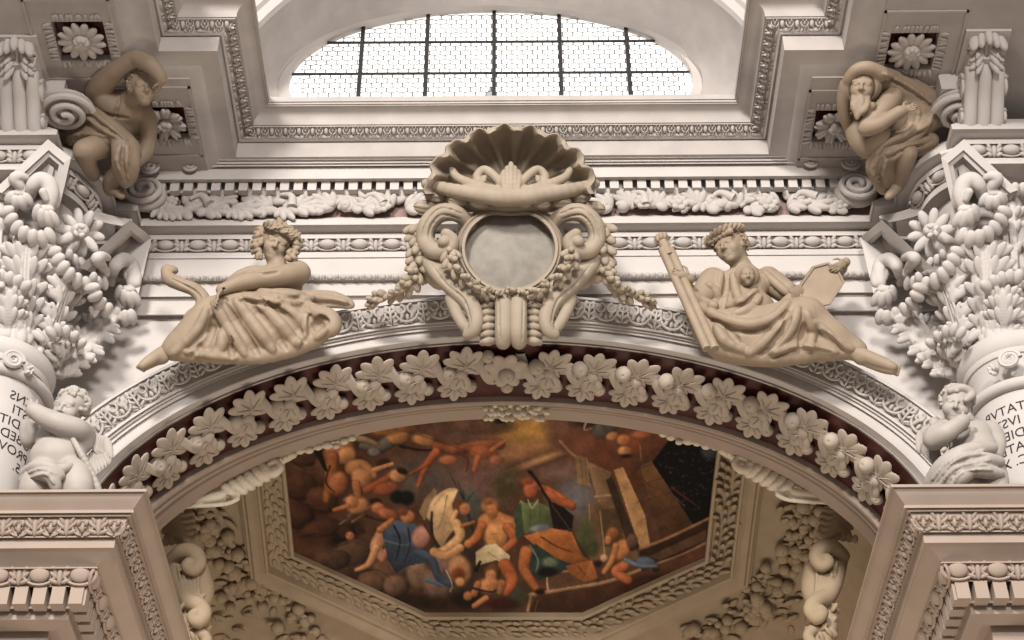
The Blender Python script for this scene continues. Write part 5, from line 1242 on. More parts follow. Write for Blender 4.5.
for i in range(80):
    a = math.radians(rg.uniform(-48, 228)); ra = rg.uniform(15.5, 20.5); x, y, d = 276 + (ra + 1) * math.cos(a), 244 - ra * math.sin(a), rg.uniform(-.34, -.08); da = rg.uniform(-1, 1) + a
    H.t([(x, y, d, 2.3), (x + 3 * math.sin(da), y + 3 * math.cos(da), d - .02, 2.6), (x + 5 * math.sin(da + .8), y + 5 * math.cos(da + .8), d, 1.8)], .008, n=3)
H.e(258.5, 246, -.12, 5, 12, 8, 0, .02); H.e(294, 246, -.12, 5, 13, 8, 0, .02)
H.build("hair", M_TAN, tA)
mb = MB(); rg = random.Random(2)
for k in range(34):
    a = .25 + (PI - .5) * k / 33; c = q(.50 * math.cos(a), -.06 + .48 * math.sin(a), .34 - .02 * math.sin(a)); o = R @ np.array([-math.sin(a) + math.cos(a) * .5, math.cos(a) + math.sin(a) * .5, .2 + rg.uniform(-.4, .4)])
    leaf_ell(mb, c, o + np.array([rg.uniform(-.5, .5), 0, rg.uniform(-.3, .6)]), (0, -1, 0), .13, .035, .02, 1)
mb.build('wreath', M_TAN, tA)
D = Sculpt((158, 262, 358, 368), 19.25, -.8, .5, .014)
D.e(272, 322, .0, 40, 22, 20, 8, .1); D.t([(284, 320, -.10, 24), (245, 316, -.25, 22), (212, 316, -.30, 17)], .1); D.t([(212, 314, -.30, 15), (194, 332, -.22, 14), (172, 350, -.14, 10)], .1)
D.t([(296, 332, -.05, 20), (262, 338, -.16, 22), (225, 345, -.16, 15), (186, 353, -.10, 8)], .1); D.t([(176, 353, -.12, 6), (215, 357, -.2, 6), (262, 356, -.2, 7), (300, 346, -.15, 8)], .06)
D.t([(240, 297, -.16, 6), (262, 297, -.25, 8), (290, 300, -.22, 10), (304, 304, -.1, 9)], .06); D.t([(300, 300, .0, 9), (318, 298, .02, 7), (334, 298, .05, 6), (349, 303, .05, 4.5)], .04); D.t([(306, 306, .02, 6), (330, 303, .04, 5), (351, 305, .05, 4)], .03)
D.t([(304, 308, -.15, 8), (315, 313, -.25, 8), (330, 318, -.22, 8), (333, 328, -.18, 7), (322, 333, -.16, 6)], .04); D.t([(308, 322, -.12, 9), (318, 336, -.12, 8), (300, 345, -.14, 8)], .05); D.e(318, 324, -.28, 7, 8, 9, 20, .03, True)
D.t([(228, 283, -.12, 3), (238, 276, -.18, 4.5), (252, 271, -.20, 5), (266, 271, -.18, 4)], .03); D.t([(240, 281, -.12, 4), (254, 275, -.22, 4), (268, 275, -.2, 3.4)], .02)
for pts, r in (([(214, 302), (227, 325), (245, 354)], 4.6), ([(236, 300), (255, 326), (273, 350)], 5), ([(256, 300), (279, 322), (297, 345)], 4.6), ([(272, 302), (296, 315), (312, 333)], 4), ([(207, 308), (197, 330), (172, 355)], 3.6), ([(222, 332), (221, 347), (211, 359)], 4), ([(250, 290), (272, 293), (298, 295)], 3), ([(244, 296), (268, 300), (302, 304)], 3), ([(300, 300), (322, 298), (346, 302)], 2.6), ([(304, 311), (306, 327), (298, 344)], 3.6), ([(316, 338), (326, 330)], 2.4), ([(186, 352), (212, 356), (236, 358)], 2.6)):
    D.fold(pts, r, .05, False, .9)
for pts, r in (([(224, 303), (240, 328), (258, 354)], 3.8), ([(246, 301), (267, 324), (286, 349)], 3.8), ([(265, 302), (289, 319), (305, 341)], 3.4), ([(214, 316), (209, 338), (190, 357)], 3.6), ([(231, 338), (232, 357)], 3), ([(246, 293), (272, 297), (302, 299)], 2.2), ([(238, 300), (262, 304), (280, 306)], 2), ([(310, 316), (311, 334)], 3), ([(302, 304), (330, 303), (349, 306)], 1.8), ([(320, 316), (328, 322)], 2.4)):
    D.fold(pts, r, .03, True, .3)
D.build('drapery', M_TAN, tA)
# the curved horn-like bow he holds
W = Sculpt((158, 258, 215, 335), 19.25, -.6, .3, .012)
W.t([(167, 270, -.18, 6), (170, 279, -.2, 6.8), (182, 285, -.22, 6.2), (195, 290, -.24, 6.6), (203, 300, -.25, 7), (200, 310, -.25, 6.6), (191, 317, -.25, 6.2), (189, 325, -.24, 6), (194, 333, -.2, 5)], .02); W.e(171, 270, -.2, 7.5, 5, 6, 10, .02); W.e(174, 275, -.22, 2, 3, 3, 0, .02, True)
W.fold([(172, 279), (184, 285), (197, 293), (201, 302), (195, 312)], 1.4, .01, True)
tag(W.mesh().build('curved_bow', M_TAN, None, True, None, P(195, 315, 19)), 'broad wavy tan bow leaning on the knee of the reclining statue at left', 'bow')

# ================================================================== RECLINING FIGURE, RIGHT OF THE CARTOUCHE
tB = thing('reclining_statue', 'tan reclining robed statue with a face medallion on its chest, right of the cartouche', 'statue', P(770, 352, 19.3), 'reclining statues')
B = Sculpt((660, 215, 910, 380), 19.25, -.75, .45, .013)
hc = B.p(731, 249, -.22); hh = .56
q, R = B.head(hc, (-.62, -.72, -.30), (-.22, -.12, .92), hh)
B.t([(737, 258, -.14, 9.5), (743, 270, -.06, 11)], .05)
B.e(742, 284, .0, 27, 18, 15, -8, .08); B.e(744, 305, .05, 24, 20, 16, 0, .1); B.e(750, 325, .08, 26, 20, 16, 0, .1)
B.t([(716, 280, -.05, 11), (704, 296, -.10, 10), (694, 300, -.16, 8.5), (686, 288, -.25, 7), (679, 279, -.32, 6)], .04)   # arm with the staff
B.t([(684, 286, -.30, 6), (690, 279, -.46, 5)], .03); B.hand(B.p(690, 278, -.50), B.p(667, 269, -.60) - B.p(690, 278, -.50), (0, .8, .6), .33, .55, 1)
B.t([(766, 280, .0, 11), (788, 294, .0, 10), (806, 292, .12, 8), (828, 280, .16, 6.5), (842, 268, .12, 5.5)], .04)
B.t([(842, 267, .10, 5), (846, 262, -.06, 4.6)], .02); B.hand(B.p(846, 262, -.12), B.p(828, 272, -.14) - B.p(846, 262, -.12), (0, .8, .6), .30, .35, 1)
B.t([(845, 345, -.12, 9), (858, 354, -.14, 7), (866, 358, -.15, 6.4)], .04); B.e(862, 358, -.13, 8, 7, 7, 0, .03); B.t([(864, 356, -.17, 6.8), (880, 362, -.21, 6.0), (893, 367, -.23, 4.4)], .02); B.t([(866, 362, -.12, 4.5), (882, 368, -.15, 4.5), (893, 371, -.18, 3.6)], .02)
for i in range(5): B.t([(890 + i * .6, 365 + i * 1.6, -.20 + .015 * i, 2.2), (899 - i * .5, 367 + i * 1.9, -.21 + .015 * i, 1.9)], .008)
B.build('body', M_TAN, tB)
H = Sculpt((705, 215, 765, 268), 19.25, -.75, .45, .011); H.ell(hc, [.01] * 3)
hair_curls(H, q, R, hh, 110, 5, size=.085)
for k in range(7):
    a0 = -1.2 + k * .4; pts = [q(.34 * math.sin(a0 + t * .5) , -.1 + .46 * math.cos(t * 2.6), .18 + .10 * k / 7 + .36 * math.sin(t * 2.6 + .3) * .6) for t in np.linspace(0, 1, 8)]
    for i in range(7): H.cap(pts[i], pts[i + 1], .05, .045, .01)
H.build('hair', M_TAN, tB)
mb = MB()
for k in range(16):
    a = -.3 + PI * 1.3 * k / 15; c = q(.44 * math.cos(a), .05 + .40 * math.sin(a), .30); o = R @ np.array([-math.sin(a) * .7 + math.cos(a) * .4, math.cos(a) * .7 + math.sin(a) * .4, .5]); leaf_ell(mb, c, o, (0, -1, 0), .15, .035, .02, 1)
mb.build('laurel', M_TAN, tB)
mc = B.p(747, 275, -.40); MD = Sculpt((728, 258, 766, 294), 19.25, -.75, .1, .010)
MD.e(747, 276, -.28, 12.5, 12.5, 6, 0, .02); MD.head(MD.p(747, 276, -.33), (0, -.86, -.5), (0, -.4, .8), .30); MD.build('medallion', M_TAN, tB)
D = Sculpt((690, 258, 870, 370), 19.25, -.8, .5, .014)
D.e(742, 288, -.02, 29, 17, 17, -6, .08); D.e(746, 310, .0, 30, 22, 20, 0, .1); D.t([(713, 280, -.04, 13), (704, 294, -.06, 11), (700, 304, -.06, 9)], .06); D.t([(768, 279, .0, 13), (786, 292, .0, 12)], .06)
D.t([(730, 334, -.1, 24), (765, 330, -.22, 22), (800, 318, -.30, 18), (808, 316, -.3, 15)], .1); D.t([(806, 315, -.30, 14), (828, 332, -.22, 13), (848, 346, -.12, 10), (858, 351, -.12, 8)], .08)
D.t([(725, 345, -.05, 16), (770, 348, -.15, 17), (815, 350, -.12, 10), (842, 352, -.1, 6)], .1); D.t([(704, 312, -.06, 12), (706, 328, -.08, 13), (722, 344, -.1, 14)], .08); D.t([(733, 352, -.15, 8), (775, 357, -.18, 8), (812, 355, -.14, 6)], .05)
D.t([(702, 310, -.2, 6), (725, 318, -.32, 7), (750, 322, -.36, 6), (775, 314, -.36, 6), (790, 300, -.28, 6)], .05)      # the sash across the lap
for pts, r in (([(722, 268), (718, 290), (712, 312)], 2.4), ([(732, 272), (736, 292), (742, 306)], 2.4), ([(756, 290), (744, 300), (728, 306)], 2.4), ([(760, 296), (750, 308), (734, 314)], 2.4), ([(704, 309), (722, 318), (748, 324), (772, 318), (788, 302)], 3), ([(716, 326), (724, 340), (744, 350)], 3), ([(798, 308), (790, 330), (770, 352)], 3), ([(806, 312), (812, 332), (808, 350)], 2.6), ([(780, 320), (768, 338), (748, 354)], 3), ([(815, 322), (836, 340), (852, 349)], 2.2), ([(775, 352), (800, 346), (836, 352)], 2.2), ([(764, 272), (778, 286), (790, 296)], 2.2), ([(708, 284), (716, 292), (718, 300)], 2), ([(700, 298), (710, 304), (716, 306)], 2)):
    D.fold(pts, r * 1.35, .05, False, .9)
for pts, r in (([(727, 270), (726, 290), (722, 310)], 1.8), ([(758, 293), (746, 304), (730, 310)], 1.6), ([(712, 320), (738, 330), (768, 328), (788, 312)], 2.2), ([(790, 318), (778, 338), (760, 354)], 2.2), ([(804, 324), (800, 348)], 2), ([(726, 326), (740, 344)], 2), ([(822, 332), (842, 350)], 1.8), ([(772, 358), (800, 350), (830, 353)], 1.6)):
    D.fold(pts, r * 1.55, .03, True, .3)
D.build('drapery', M_TAN, tB)
# staff and octagonal tablet
mb = MB(); a_, b_2 = P(662, 240, 18.82), P(711, 349, 18.72); dv = nrm(b_2 - a_)
for o in (-.055, .055):
    mb.tube([a_ + dv * .2 + np.array([o, 0, 0]), b_2 + np.array([o, 0, 0])], .065, 10)
mb.tube([a_, a_ + dv * .35], [.07, .085], 10)
for k in range(8): mb.ell(a_ + dv * .02 + frame_z(dv) @ np.array([math.cos(k * PI / 4) * .07, math.sin(k * PI / 4) * .07, -.04]), (.045, .045, .07))
tag(mb.build('staff', M_TAN, None, org=b_2), 'long tan bundled staff slanting down from the right statue\'s raised hand', 'staff')
tt = thing('octagonal_tablet', 'tan octagonal tablet with raised rim held up by the right statue', 'tablet', P(822, 286, 19.1))
pts8 = [P(x, y, 19.20 + dY) for x, y, dY in ((796, 290, 0), (813, 266, 0), (828, 262, 0), (838, 268, 0), (845, 282, 0), (830, 305, 0), (817, 307, 0), (800, 298, 0))]
ctr = np.mean(pts8, 0); nv = np.array([0, -.8, -.6]); mb = MB(); gg = []
for f, o in ((.88, -.10), (.88, .0), (.01, .0)): gg.append([ctr + (p_ - ctr) * f + nv * o for p_ in pts8])
mb.grid(np.array(gg), cv=True); mb.poly([ctr + (p_ - ctr) - nv * .10 for p_ in pts8]); mb.build('slab', M_TAN, tt, ang=25)
mb = MB(); mb.grid(np.array([[ctr + (p_ - ctr) * f + nv * o for p_ in pts8] for f, o in ((1.0, -.10), (1.0, .0), (.96, .03), (.90, .03), (.87, .005), (.86, -.02))]), cv=True); mb.build('raised_rim', M_TAN, tt, ang=25)
# ================================================================== SEATED MAN, UPPER LEFT (leans out under the cornice)
tM = thing('seated_statue', 'brown statue of a bare-chested man shielding his head with a raised arm, upper left', 'statue', P(115, 190, 19.0), 'statues beside the upper brackets')
KW = dict(tilt=.0115, yr=194)
B = Sculpt((58, 45, 175, 204), 18.95, -.75, .5, .013, **KW); B.rs = .88
hc = B.p(143, 89, -.36); hh = .50
q, R = B.head(hc, (.42, -.72, -.55), (-.05, -.55, .8), hh)
B.ell(q(0, .22, -.40), np.array([.13, .11, .12]) * hh, R, .04)                 # short beard
B.t([(132, 96, -.16, 10), (124, 104, -.04, 12)], .06)
B.e(119, 108, -.02, 30, 21, 18, 25, .08); B.e(119, 122, -.02, 24, 20, 17, 15, .1); B.e(112, 138, .02, 21, 18, 16, 10, .1)
B.e(130, 110, -.17, 13, 9, 8, 30, .12); B.e(108, 103, -.15, 13, 9, 8, 30, .12)
B.fold([(120, 98), (116, 112), (112, 128)], 1.3, .03, True); B.fold([(100, 112), (112, 116), (128, 118)], 1.2, .03, True)
B.t([(97, 93, -.05, 14), (104, 81, -.16, 13), (120, 67, -.30, 10.5), (136, 58, -.40, 8.6)], .04); B.t([(136, 58, -.40, 8.8), (149, 64, -.50, 9), (159, 74, -.54, 7), (162, 80, -.54, 5.6)], .02)
B.hand(B.p(162, 80, -.54), B.p(157, 95, -.50) - B.p(162, 80, -.54), (-.6, .5, 0), .28, .35, 1)
B.t([(141, 112, -.05, 11), (147, 120, -.08, 10), (148, 138, -.06, 8.5), (145, 153, -.10, 8)], .05); B.t([(145, 153, -.10, 8), (138, 160, -.18, 6.5), (130, 163, -.24, 5)], .04)
B.hand(B.p(131, 162, -.24), B.p(120, 165, -.3) - B.p(131, 162, -.24), (.2, .6, .5), .26, .4, 1)
B.t([(112, 142, -.05, 15), (97, 147, -.30, 13), (84, 151, -.42, 11.5)], .06); B.t([(84, 151, -.42, 11), (88, 163, -.34, 8.5), (94, 176, -.2, 6.5)], .05)
B.t([(120, 148, -.05, 14), (124, 164, -.20, 12), (122, 172, -.24, 10)], .06); B.t([(121, 172, -.24, 9.5), (112, 180, -.16, 8.5), (110, 190, -.1, 6)], .05); B.t([(110, 190, -.1, 6), (117, 193, -.2, 4.6), (122, 196, -.26, 3.6)], .03)
B.build('body', M_MAN, tM)
H = Sculpt((118, 55, 170, 114), 18.95, -.75, .5, .011, **KW); H.ell(hc, [.01] * 3); hair_curls(H, q, R, hh, 110, 8, size=.065); H.build('hair', M_MAN, tM)
D = Sculpt((55, 85, 150, 200), 18.95, -.75, .5, .013, **KW)
D.t([(78, 97, .0, 5), (84, 106, -.12, 6), (98, 118, -.26, 7), (114, 131, -.32, 8), (128, 144, -.30, 8), (134, 152, -.26, 7)], .05); D.t([(74, 108, .05, 5), (92, 124, -.15, 7), (112, 138, -.28, 7)], .05)
D.t([(62, 135, .1, 5), (78, 132, -.1, 6), (98, 132, -.26, 7)], .05); D.t([(64, 142, .1, 5), (84, 138, -.2, 6), (106, 140, -.3, 7)], .05); D.e(100, 136, -.1, 16, 10, 12, 10, .08)
D.t([(120, 142, -.36, 8), (122, 156, -.40, 9), (122, 170, -.36, 8), (126, 182, -.3, 6)], .05); D.t([(130, 148, -.32, 7), (132, 164, -.34, 7), (131, 178, -.3, 5)], .05); D.e(124, 150, -.40, 8, 7, 7, 0, .04)
for pts, r in (([(82, 104), (100, 118), (126, 140)], 2), ([(80, 110), (98, 126), (118, 138)], 1.8), ([(120, 146), (117, 160), (124, 178)], 2.2), ([(127, 146), (127, 164), (128, 180)], 2.2), ([(68, 136), (88, 134), (106, 136)], 1.8)): D.fold(pts, r, .03, False, .5)
for pts, r in (([(81, 107), (99, 122), (122, 139)], 1.5), ([(123, 148), (122, 164), (126, 180)], 1.7), ([(130, 150), (130, 170)], 1.5), ([(72, 140), (94, 137)], 1.4)): D.fold(pts, r, .02, True, .2)
D.build('drapery', M_MAN, tM)

# ================================================================== HOODED MAN, UPPER RIGHT
tN = thing('seated_statue', 'brown statue of a bearded man hooded in a cloak with folded arms, upper right', 'statue', P(896, 188, 19.0), 'statues beside the upper brackets')
B = Sculpt((838, 55, 950, 202), 18.95, -.8, .5, .013, **KW); B.rs = .9
hc = B.p(862, 88, -.34); hh = .52
q, R = B.head(hc, (-.22, -.78, -.55), (.10, -.55, .8), hh)
rg = random.Random(4)
for k in range(26):                                                # long beard of many strands
    x = rg.uniform(-.22, .22); a0 = q(x, .34 - abs(x) * .5, -.30); a1 = q(x * .9 + rg.uniform(-.06, .06), .40, -.62 + rg.uniform(-.08, .1)); a2 = q(x * .5 + .05, .40, -.95 + abs(x) * 1.2)
    pp = crom([a0, a1, a2], 4)
    for i in range(len(pp) - 1): B.cap(pp[i], pp[i + 1], .034, .026, .012)
B.t([(870, 100, -.1, 11), (880, 106, .0, 13)], .06)
B.e(882, 116, .0, 27, 22, 18, -10, .1); B.e(888, 138, .0, 26, 20, 18, 0, .1)
B.t([(893, 96, -.20, 11), (886, 106, -.36, 10.5), (874, 120, -.48, 9), (866, 128, -.52, 8.5)], .045); B.t([(866, 128, -.52, 8.2), (880, 124, -.58, 7.5), (896, 114, -.56, 6), (902, 111, -.55, 5.2)], .04)
B.hand(B.p(901, 111, -.55), B.p(915, 106, -.56) - B.p(901, 111, -.55), (0, .8, .5), .27, .25, -1)
B.t([(858, 118, -.05, 10), (855, 130, -.14, 10), (860, 143, -.22, 9.5), (868, 150, -.26, 9)], .05); B.t([(868, 150, -.26, 9), (878, 140, -.40, 7.5), (884, 132, -.46, 6.5)], .05)
B.t([(866, 113, -.44, 5), (872, 106, -.5, 4.6)], .03); B.hand(B.p(868, 116, -.46), B.p(874, 102, -.5) - B.p(868, 116, -.46), (.3, .6, .5), .24, .5, 1)
B.t([(900, 146, -.10, 15), (906, 152, -.34, 12)], .06); B.t([(906, 153, -.34, 11), (904, 165, -.30, 9), (900, 178, -.2, 7.6), (897, 186, -.15, 6.2)], .05); B.t([(897, 187, -.15, 6), (893, 192, -.24, 5), (888, 197, -.3, 3.8)], .03)
B.build('body', M_MAN, tN)
D = Sculpt((836, 55, 952, 200), 18.95, -.85, .5, .013, **KW)
D.ell(q(0, -.14, .10), np.array([.55, .48, .52]) * hh, R, .02); D.ell(q(0, .30, -.10), np.array([.40, .50, .48]) * hh, R, .03, True)
D.t([(846, 84, -.30, 6), (843, 100, -.26, 5.5), (845, 118, -.18, 5), (852, 134, -.05, 5)], .04); D.t([(848, 80, -.34, 5), (856, 70, -.40, 5), (868, 68, -.40, 6), (882, 74, -.36, 7)], .04)
D.t([(880, 78, -.16, 12), (902, 90, -.06, 15), (924, 102, .0, 14), (938, 110, .04, 9)], .08); D.t([(896, 108, .0, 20), (918, 114, -.02, 18), (934, 118, .0, 10)], .08); D.t([(905, 128, -.1, 16), (922, 124, -.08, 12)], .08)
D.t([(926, 122, -.2, 6), (910, 136, -.32, 8), (890, 142, -.36, 9), (878, 150, -.34, 8)], .05); D.t([(932, 140, -.05, 7), (914, 144, -.24, 8), (894, 150, -.34, 9), (880, 160, -.32, 8)], .05); D.t([(940, 148, .05, 6), (922, 152, -.1, 7)], .05)
D.t([(880, 152, -.30, 10), (876, 166, -.26, 9), (879, 178, -.2, 7), (884, 190, -.14, 5)], .06); D.t([(888, 156, -.28, 9), (888, 172, -.2, 8), (890, 184, -.12, 6)], .06)
for pts, r in (([(884, 74), (908, 86), (936, 106)], 2.2), ([(930, 116), (912, 132), (888, 142), (876, 154)], 2.6), ([(930, 138), (908, 146), (886, 154)], 2.6), ([(878, 156), (872, 170), (878, 184)], 2.2), ([(886, 158), (883, 174), (887, 188)], 2.2), ([(918, 108), (916, 124), (904, 136)], 2.4), ([(932, 112), (928, 124), (918, 130)], 2), ([(920, 148), (904, 152), (892, 160)], 2)): D.fold(pts, r, .03, False, .6)
for pts, r in (([(928, 128), (906, 140), (884, 148)], 1.8), ([(926, 144), (904, 150), (884, 160)], 1.7), ([(882, 158), (878, 174), (882, 188)], 1.6), ([(890, 80), (912, 92), (934, 110)], 1.5), ([(910, 104), (908, 120), (898, 132)], 1.6)): D.fold(pts, r, .02, True, .2)
D.build('cloak', M_MAN, tN)

# ================================================================== PUTTI ON THE IMPOSTS
def wing(wg, pts, n, L0, dirs):
    for i, (o, d, L) in enumerate(zip(pts, dirs, L0)):
        mb = MB(); leaf_ell(mb, o, d, (0, -1, -.3), L, .062, .03, 2); mb.tube([o, np.asarray(o) + nrm(d) * L * .9 + np.array([0, -.03, -.01])], [.012, .006], 4); mb.build('feather', M_PUTTO, wg)
tP = thing('putto_statue', 'pale winged cherub with crossed arm and loincloth standing on the left impost', 'statue', P(60, 489, 17.6), 'cherubs on the imposts')
B = Sculpt((18, 378, 112, 538), 17.75, -.6, .5, .011)
hc = B.p(70, 409, -.22); hh = .47
q, R = B.head(hc, (-.30, -.85, -.42), (.22, -.2, .9), hh)
for x in (-1, 1): B.ell(q(x * .17, .24, -.16), np.array([.16, .14, .15]) * hh, R, .04)
B.t([(66, 424, -.1, 10), (64, 432, .0, 13)], .06)
B.e(60, 440, .0, 25, 20, 18, 0, .08); B.e(58, 458, -.05, 28, 24, 23, 0, .1); B.e(57, 474, .0, 27, 18, 19, 0, .1)
B.t([(82, 436, -.08, 11.5), (76, 430, -.26, 11), (62, 425, -.38, 10), (48, 419, -.42, 9), (36, 412, -.40, 7), (33, 410, -.40, 6.2)], .04); B.t([(84, 434, -.05, 11), (83, 444, -.05, 10)], .05)
B.hand(B.p(34, 410, -.40), B.p(28, 401, -.42) - B.p(34, 410, -.40), (.3, .6, 0), .24, .5, 1)
B.t([(38, 432, .05, 10), (30, 440, .10, 8), (28, 425, .0, 7)], .05)
B.t([(44, 474, -.10, 15), (36, 486, -.18, 14), (34, 500, -.1, 12), (36, 520, -.05, 10), (38, 531, -.1, 9)], .06); B.t([(74, 474, -.10, 16), (77, 488, -.16, 14.5), (76, 502, -.1, 12), (74, 520, -.05, 10), (73, 531, -.1, 9)], .06)
B.e(47, 449, -.46, 1.5, 2, 3, 0, .02, True); B.fold([(38, 462), (56, 467), (76, 460)], 1.0, .03, True)
B.build('body', M_PUTTO, tP)
H = Sculpt((38, 376, 104, 440), 17.75, -.6, .5, .011); H.ell(hc, [.01] * 3); hair_curls(H, q, R, hh, 110, 9, size=.10); H.build('hair', M_PUTTO, tP)
D = Sculpt((18, 420, 112, 500), 17.75, -.65, .5, .011)
D.t([(24, 474, -.1, 5), (36, 467, -.38, 6), (50, 468, -.44, 6), (60, 476, -.38, 5)], .03); D.t([(24, 480, -.1, 5), (40, 474, -.40, 6), (52, 478, -.42, 6), (56, 488, -.36, 5)], .03); D.t([(54, 470, -.42, 4), (66, 468, -.36, 4), (76, 464, -.2, 3)], .03)
D.t([(72, 438, -.28, 2.6), (80, 452, -.28, 3), (90, 470, -.18, 3), (98, 490, -.05, 4)], .02)
for pts in ([(28, 473), (42, 469), (56, 475)], [(30, 478), (46, 474), (54, 484)]): D.fold(pts, 1.5, .015, False, .4)
D.build('loincloth', M_PUTTO, tP)
mb = MB(); mb.ell(P(90, 434, 17.86), (.09, .06, .11)); mb = mb.build('wing', M_PUTTO, tP)
for i in range(7):
    o = P(90 + i * 2.6, 432 + i * .8, 17.80 - .02 * i); e_ = P(99 + i * 1.9, 454 + i * 1.0, 17.75); wing(mb, [o], 1, [np.linalg.norm(e_ - o)], [e_ - o])
for i in range(6):
    o = P(93 + i * 2.6, 450, 17.82 - .02 * i); e_ = P(92 + i * 3.2, 478 - i * 2.4, 17.78); wing(mb, [o], 1, [np.linalg.norm(e_ - o)], [e_ - o])

tQ = thing('putto_statue', 'pale winged cherub with hand at chin and swirling cloth standing on the right impost', 'statue', P(970, 484, 17.6), 'cherubs on the imposts')
B = Sculpt((915, 378, 1012, 536), 17.75, -.6, .5, .011)
hc = B.p(956, 406, -.22); hh = .47
q, R = B.head(hc, (-.22, -.86, -.42), (.26, -.2, .9), hh)
for x in (-1, 1): B.ell(q(x * .17, .24, -.16), np.array([.16, .14, .15]) * hh, R, .04)
B.t([(964, 420, -.1, 10), (968, 430, .0, 12)], .06); B.e(970, 436, .0, 24, 18, 18, 0, .08); B.e(974, 452, -.03, 25, 22, 21, 0, .1); B.e(976, 470, .0, 25, 18, 19, 0, .1)
B.t([(946, 428, .0, 10), (936, 436, -.15, 10), (934, 440, -.26, 9.5)], .05); B.t([(934, 440, -.28, 9.5), (946, 433, -.42, 8.5), (960, 423, -.46, 6.5), (963, 421, -.46, 5.6)], .04)
B.hand(B.p(962, 421, -.46), B.p(972, 416, -.46) - B.p(962, 421, -.46), (.2, .7, .5), .24, .6, -1)
B.t([(990, 430, .0, 10), (996, 442, .0, 9), (994, 456, -.08, 8)], .05)
B.t([(964, 474, -.1, 15), (966, 490, -.14, 13), (966, 515, -.06, 10), (966, 528, -.1, 9)], .06); B.t([(990, 472, -.1, 15), (994, 490, -.14, 13), (992, 515, -.06, 10), (992, 528, -.1, 9)], .06)
B.build('body', M_PUTTO, tQ)
H = Sculpt((922, 376, 990, 440), 17.75, -.6, .5, .011); H.ell(hc, [.01] * 3); hair_curls(H, q, R, hh, 110, 12, size=.10)
H.t([(950, 391, -.4, 3.5), (962, 388, -.42, 4), (972, 394, -.38, 4), (966, 400, -.44, 3)], .015); H.build('hair', M_PUTTO, tQ)
D = Sculpt((920, 425, 1014, 500), 17.75, -.65, .5, .011)
D.t([(930, 486, .0, 7), (940, 470, -.22, 8), (954, 458, -.36, 8), (972, 450, -.40, 7), (992, 448, -.3, 6)], .04); D.t([(938, 490, -.05, 7), (950, 474, -.30, 8), (964, 464, -.42, 8), (984, 460, -.42, 7), (1000, 462, -.3, 5)], .04)
D.t([(948, 494, -.1, 6), (958, 480, -.34, 7), (970, 472, -.42, 6)], .04); D.t([(960, 462, -.40, 7), (980, 470, -.46, 7), (1000, 474, -.3, 5)], .04); D.t([(950, 428, -.28, 3), (958, 436, -.38, 3), (968, 430, -.36, 3)], .02)
for pts in ([(932, 480), (950, 462), (984, 450)], [(940, 486), (956, 468), (990, 460)], [(950, 488), (964, 470), (992, 470)], [(944, 474), (960, 458), (980, 454)]): D.fold(pts, 1.8, .02, False, .5)
for pts in ([(936, 484), (954, 465), (988, 455)], [(946, 488), (960, 471), (990, 466)]): D.fold(pts, 1.4, .02, True, .2)
D.build('loincloth', M_PUTTO, tQ)
mb = MB(); mb.ell(P(936, 424, 17.86), (.09, .06, .11)); mb = mb.build('wing', M_PUTTO, tQ)
for i in range(7):
    o = P(936 - i * 2.6, 424 + i * 1.0, 17.9 - .02 * i); e_ = P(932 - i * 2.0, 444 + i * 1.6, 17.85); wing(mb, [o], 1, [np.linalg.norm(e_ - o)], [e_ - o])
for i in range(6):
    o = P(934 - i * 2.2, 443, 17.92 - .02 * i); e_ = P(940 - i * 2.6, 472 - i * 3, 17.85); wing(mb, [o], 1, [np.linalg.norm(e_ - o)], [e_ - o])

# ================================================================== CARTOUCHE OVER THE KEYSTONE
tC = thing('cartouche', 'big central stucco cartouche with shell top, blank oval plate and scrolls above the arch crown', 'cartouche', P(511, 340, 19.3))
CW = dict(tilt=.0040, yr=345); CY = 19.25; CXc = 511.0
def PC(x, y, d=0.): return P(x, y, CY + d + .0040 * (y - 345))
def mir(x): return 2 * CXc - x
# shell
mb = MB(); th = np.linspace(-.06, PI + .06, 131); rows = []
for t_, ex, dd in ((.05, 0, .05), (.3, 0, .04), (.55, 0, -.06), (.78, 0, -.26), (.93, 0, -.50), (1.0, 0, -.66), (1.05, 1, -.68), (1.07, 1, -.60), (1.06, 1, -.5), (1.0, 1, -.30), (.8, 1, .0)):
    row = []
    for a in th:
        rib = math.cos(a * 17); sc = 1 + (.028 * rib + .012 * math.cos(a * 37 + 1)) * (t_ > .6)
        flare = 1 + .10 * abs(math.cos(a)) ** 3
        x = 510.5 + 72 * t_ * sc * flare * -math.cos(a); y = 190 - 61 * t_ * sc * math.sin(a) ** .85 if math.sin(a) > 0 else 190 - 61 * t_ * sc * math.sin(a)
        row.append(PC(x, y, dd + .045 * rib * min(t_, 1) * (.3 if ex else 1) + (.12 * t_ * (1 - math.sin(max(0, min(a, PI))))) ))
    rows.append(row)
mb.grid(np.array(rows)); mb.build('shell', M_TAN2, tC, ang=70)
K = Sculpt((420, 150, 602, 220), CY, -1.0, .5, .014, **CW)            # lip and palmette under the shell
K.t([(426, 184, -.30, 5), (450, 190, -.48, 6.5), (480, 195, -.58, 7.5), (510, 198, -.62, 8), (540, 195, -.58, 7.5), (572, 190, -.48, 6.5), (595, 184, -.30, 5)], .03)
K.t([(440, 195, -.2, 9), (480, 203, -.3, 10), (511, 205, -.34, 10), (542, 203, -.3, 10), (582, 195, -.2, 9)], .04)
for i in range(-2, 3): K.t([(511 + i * 2.6, 196, -.66, 2.6), (511 + i * 4, 180, -.66 + .02 * abs(i), 3.0), (511 + i * 3.6, 164 + abs(i) * 4, -.52, 2.6)], .012)
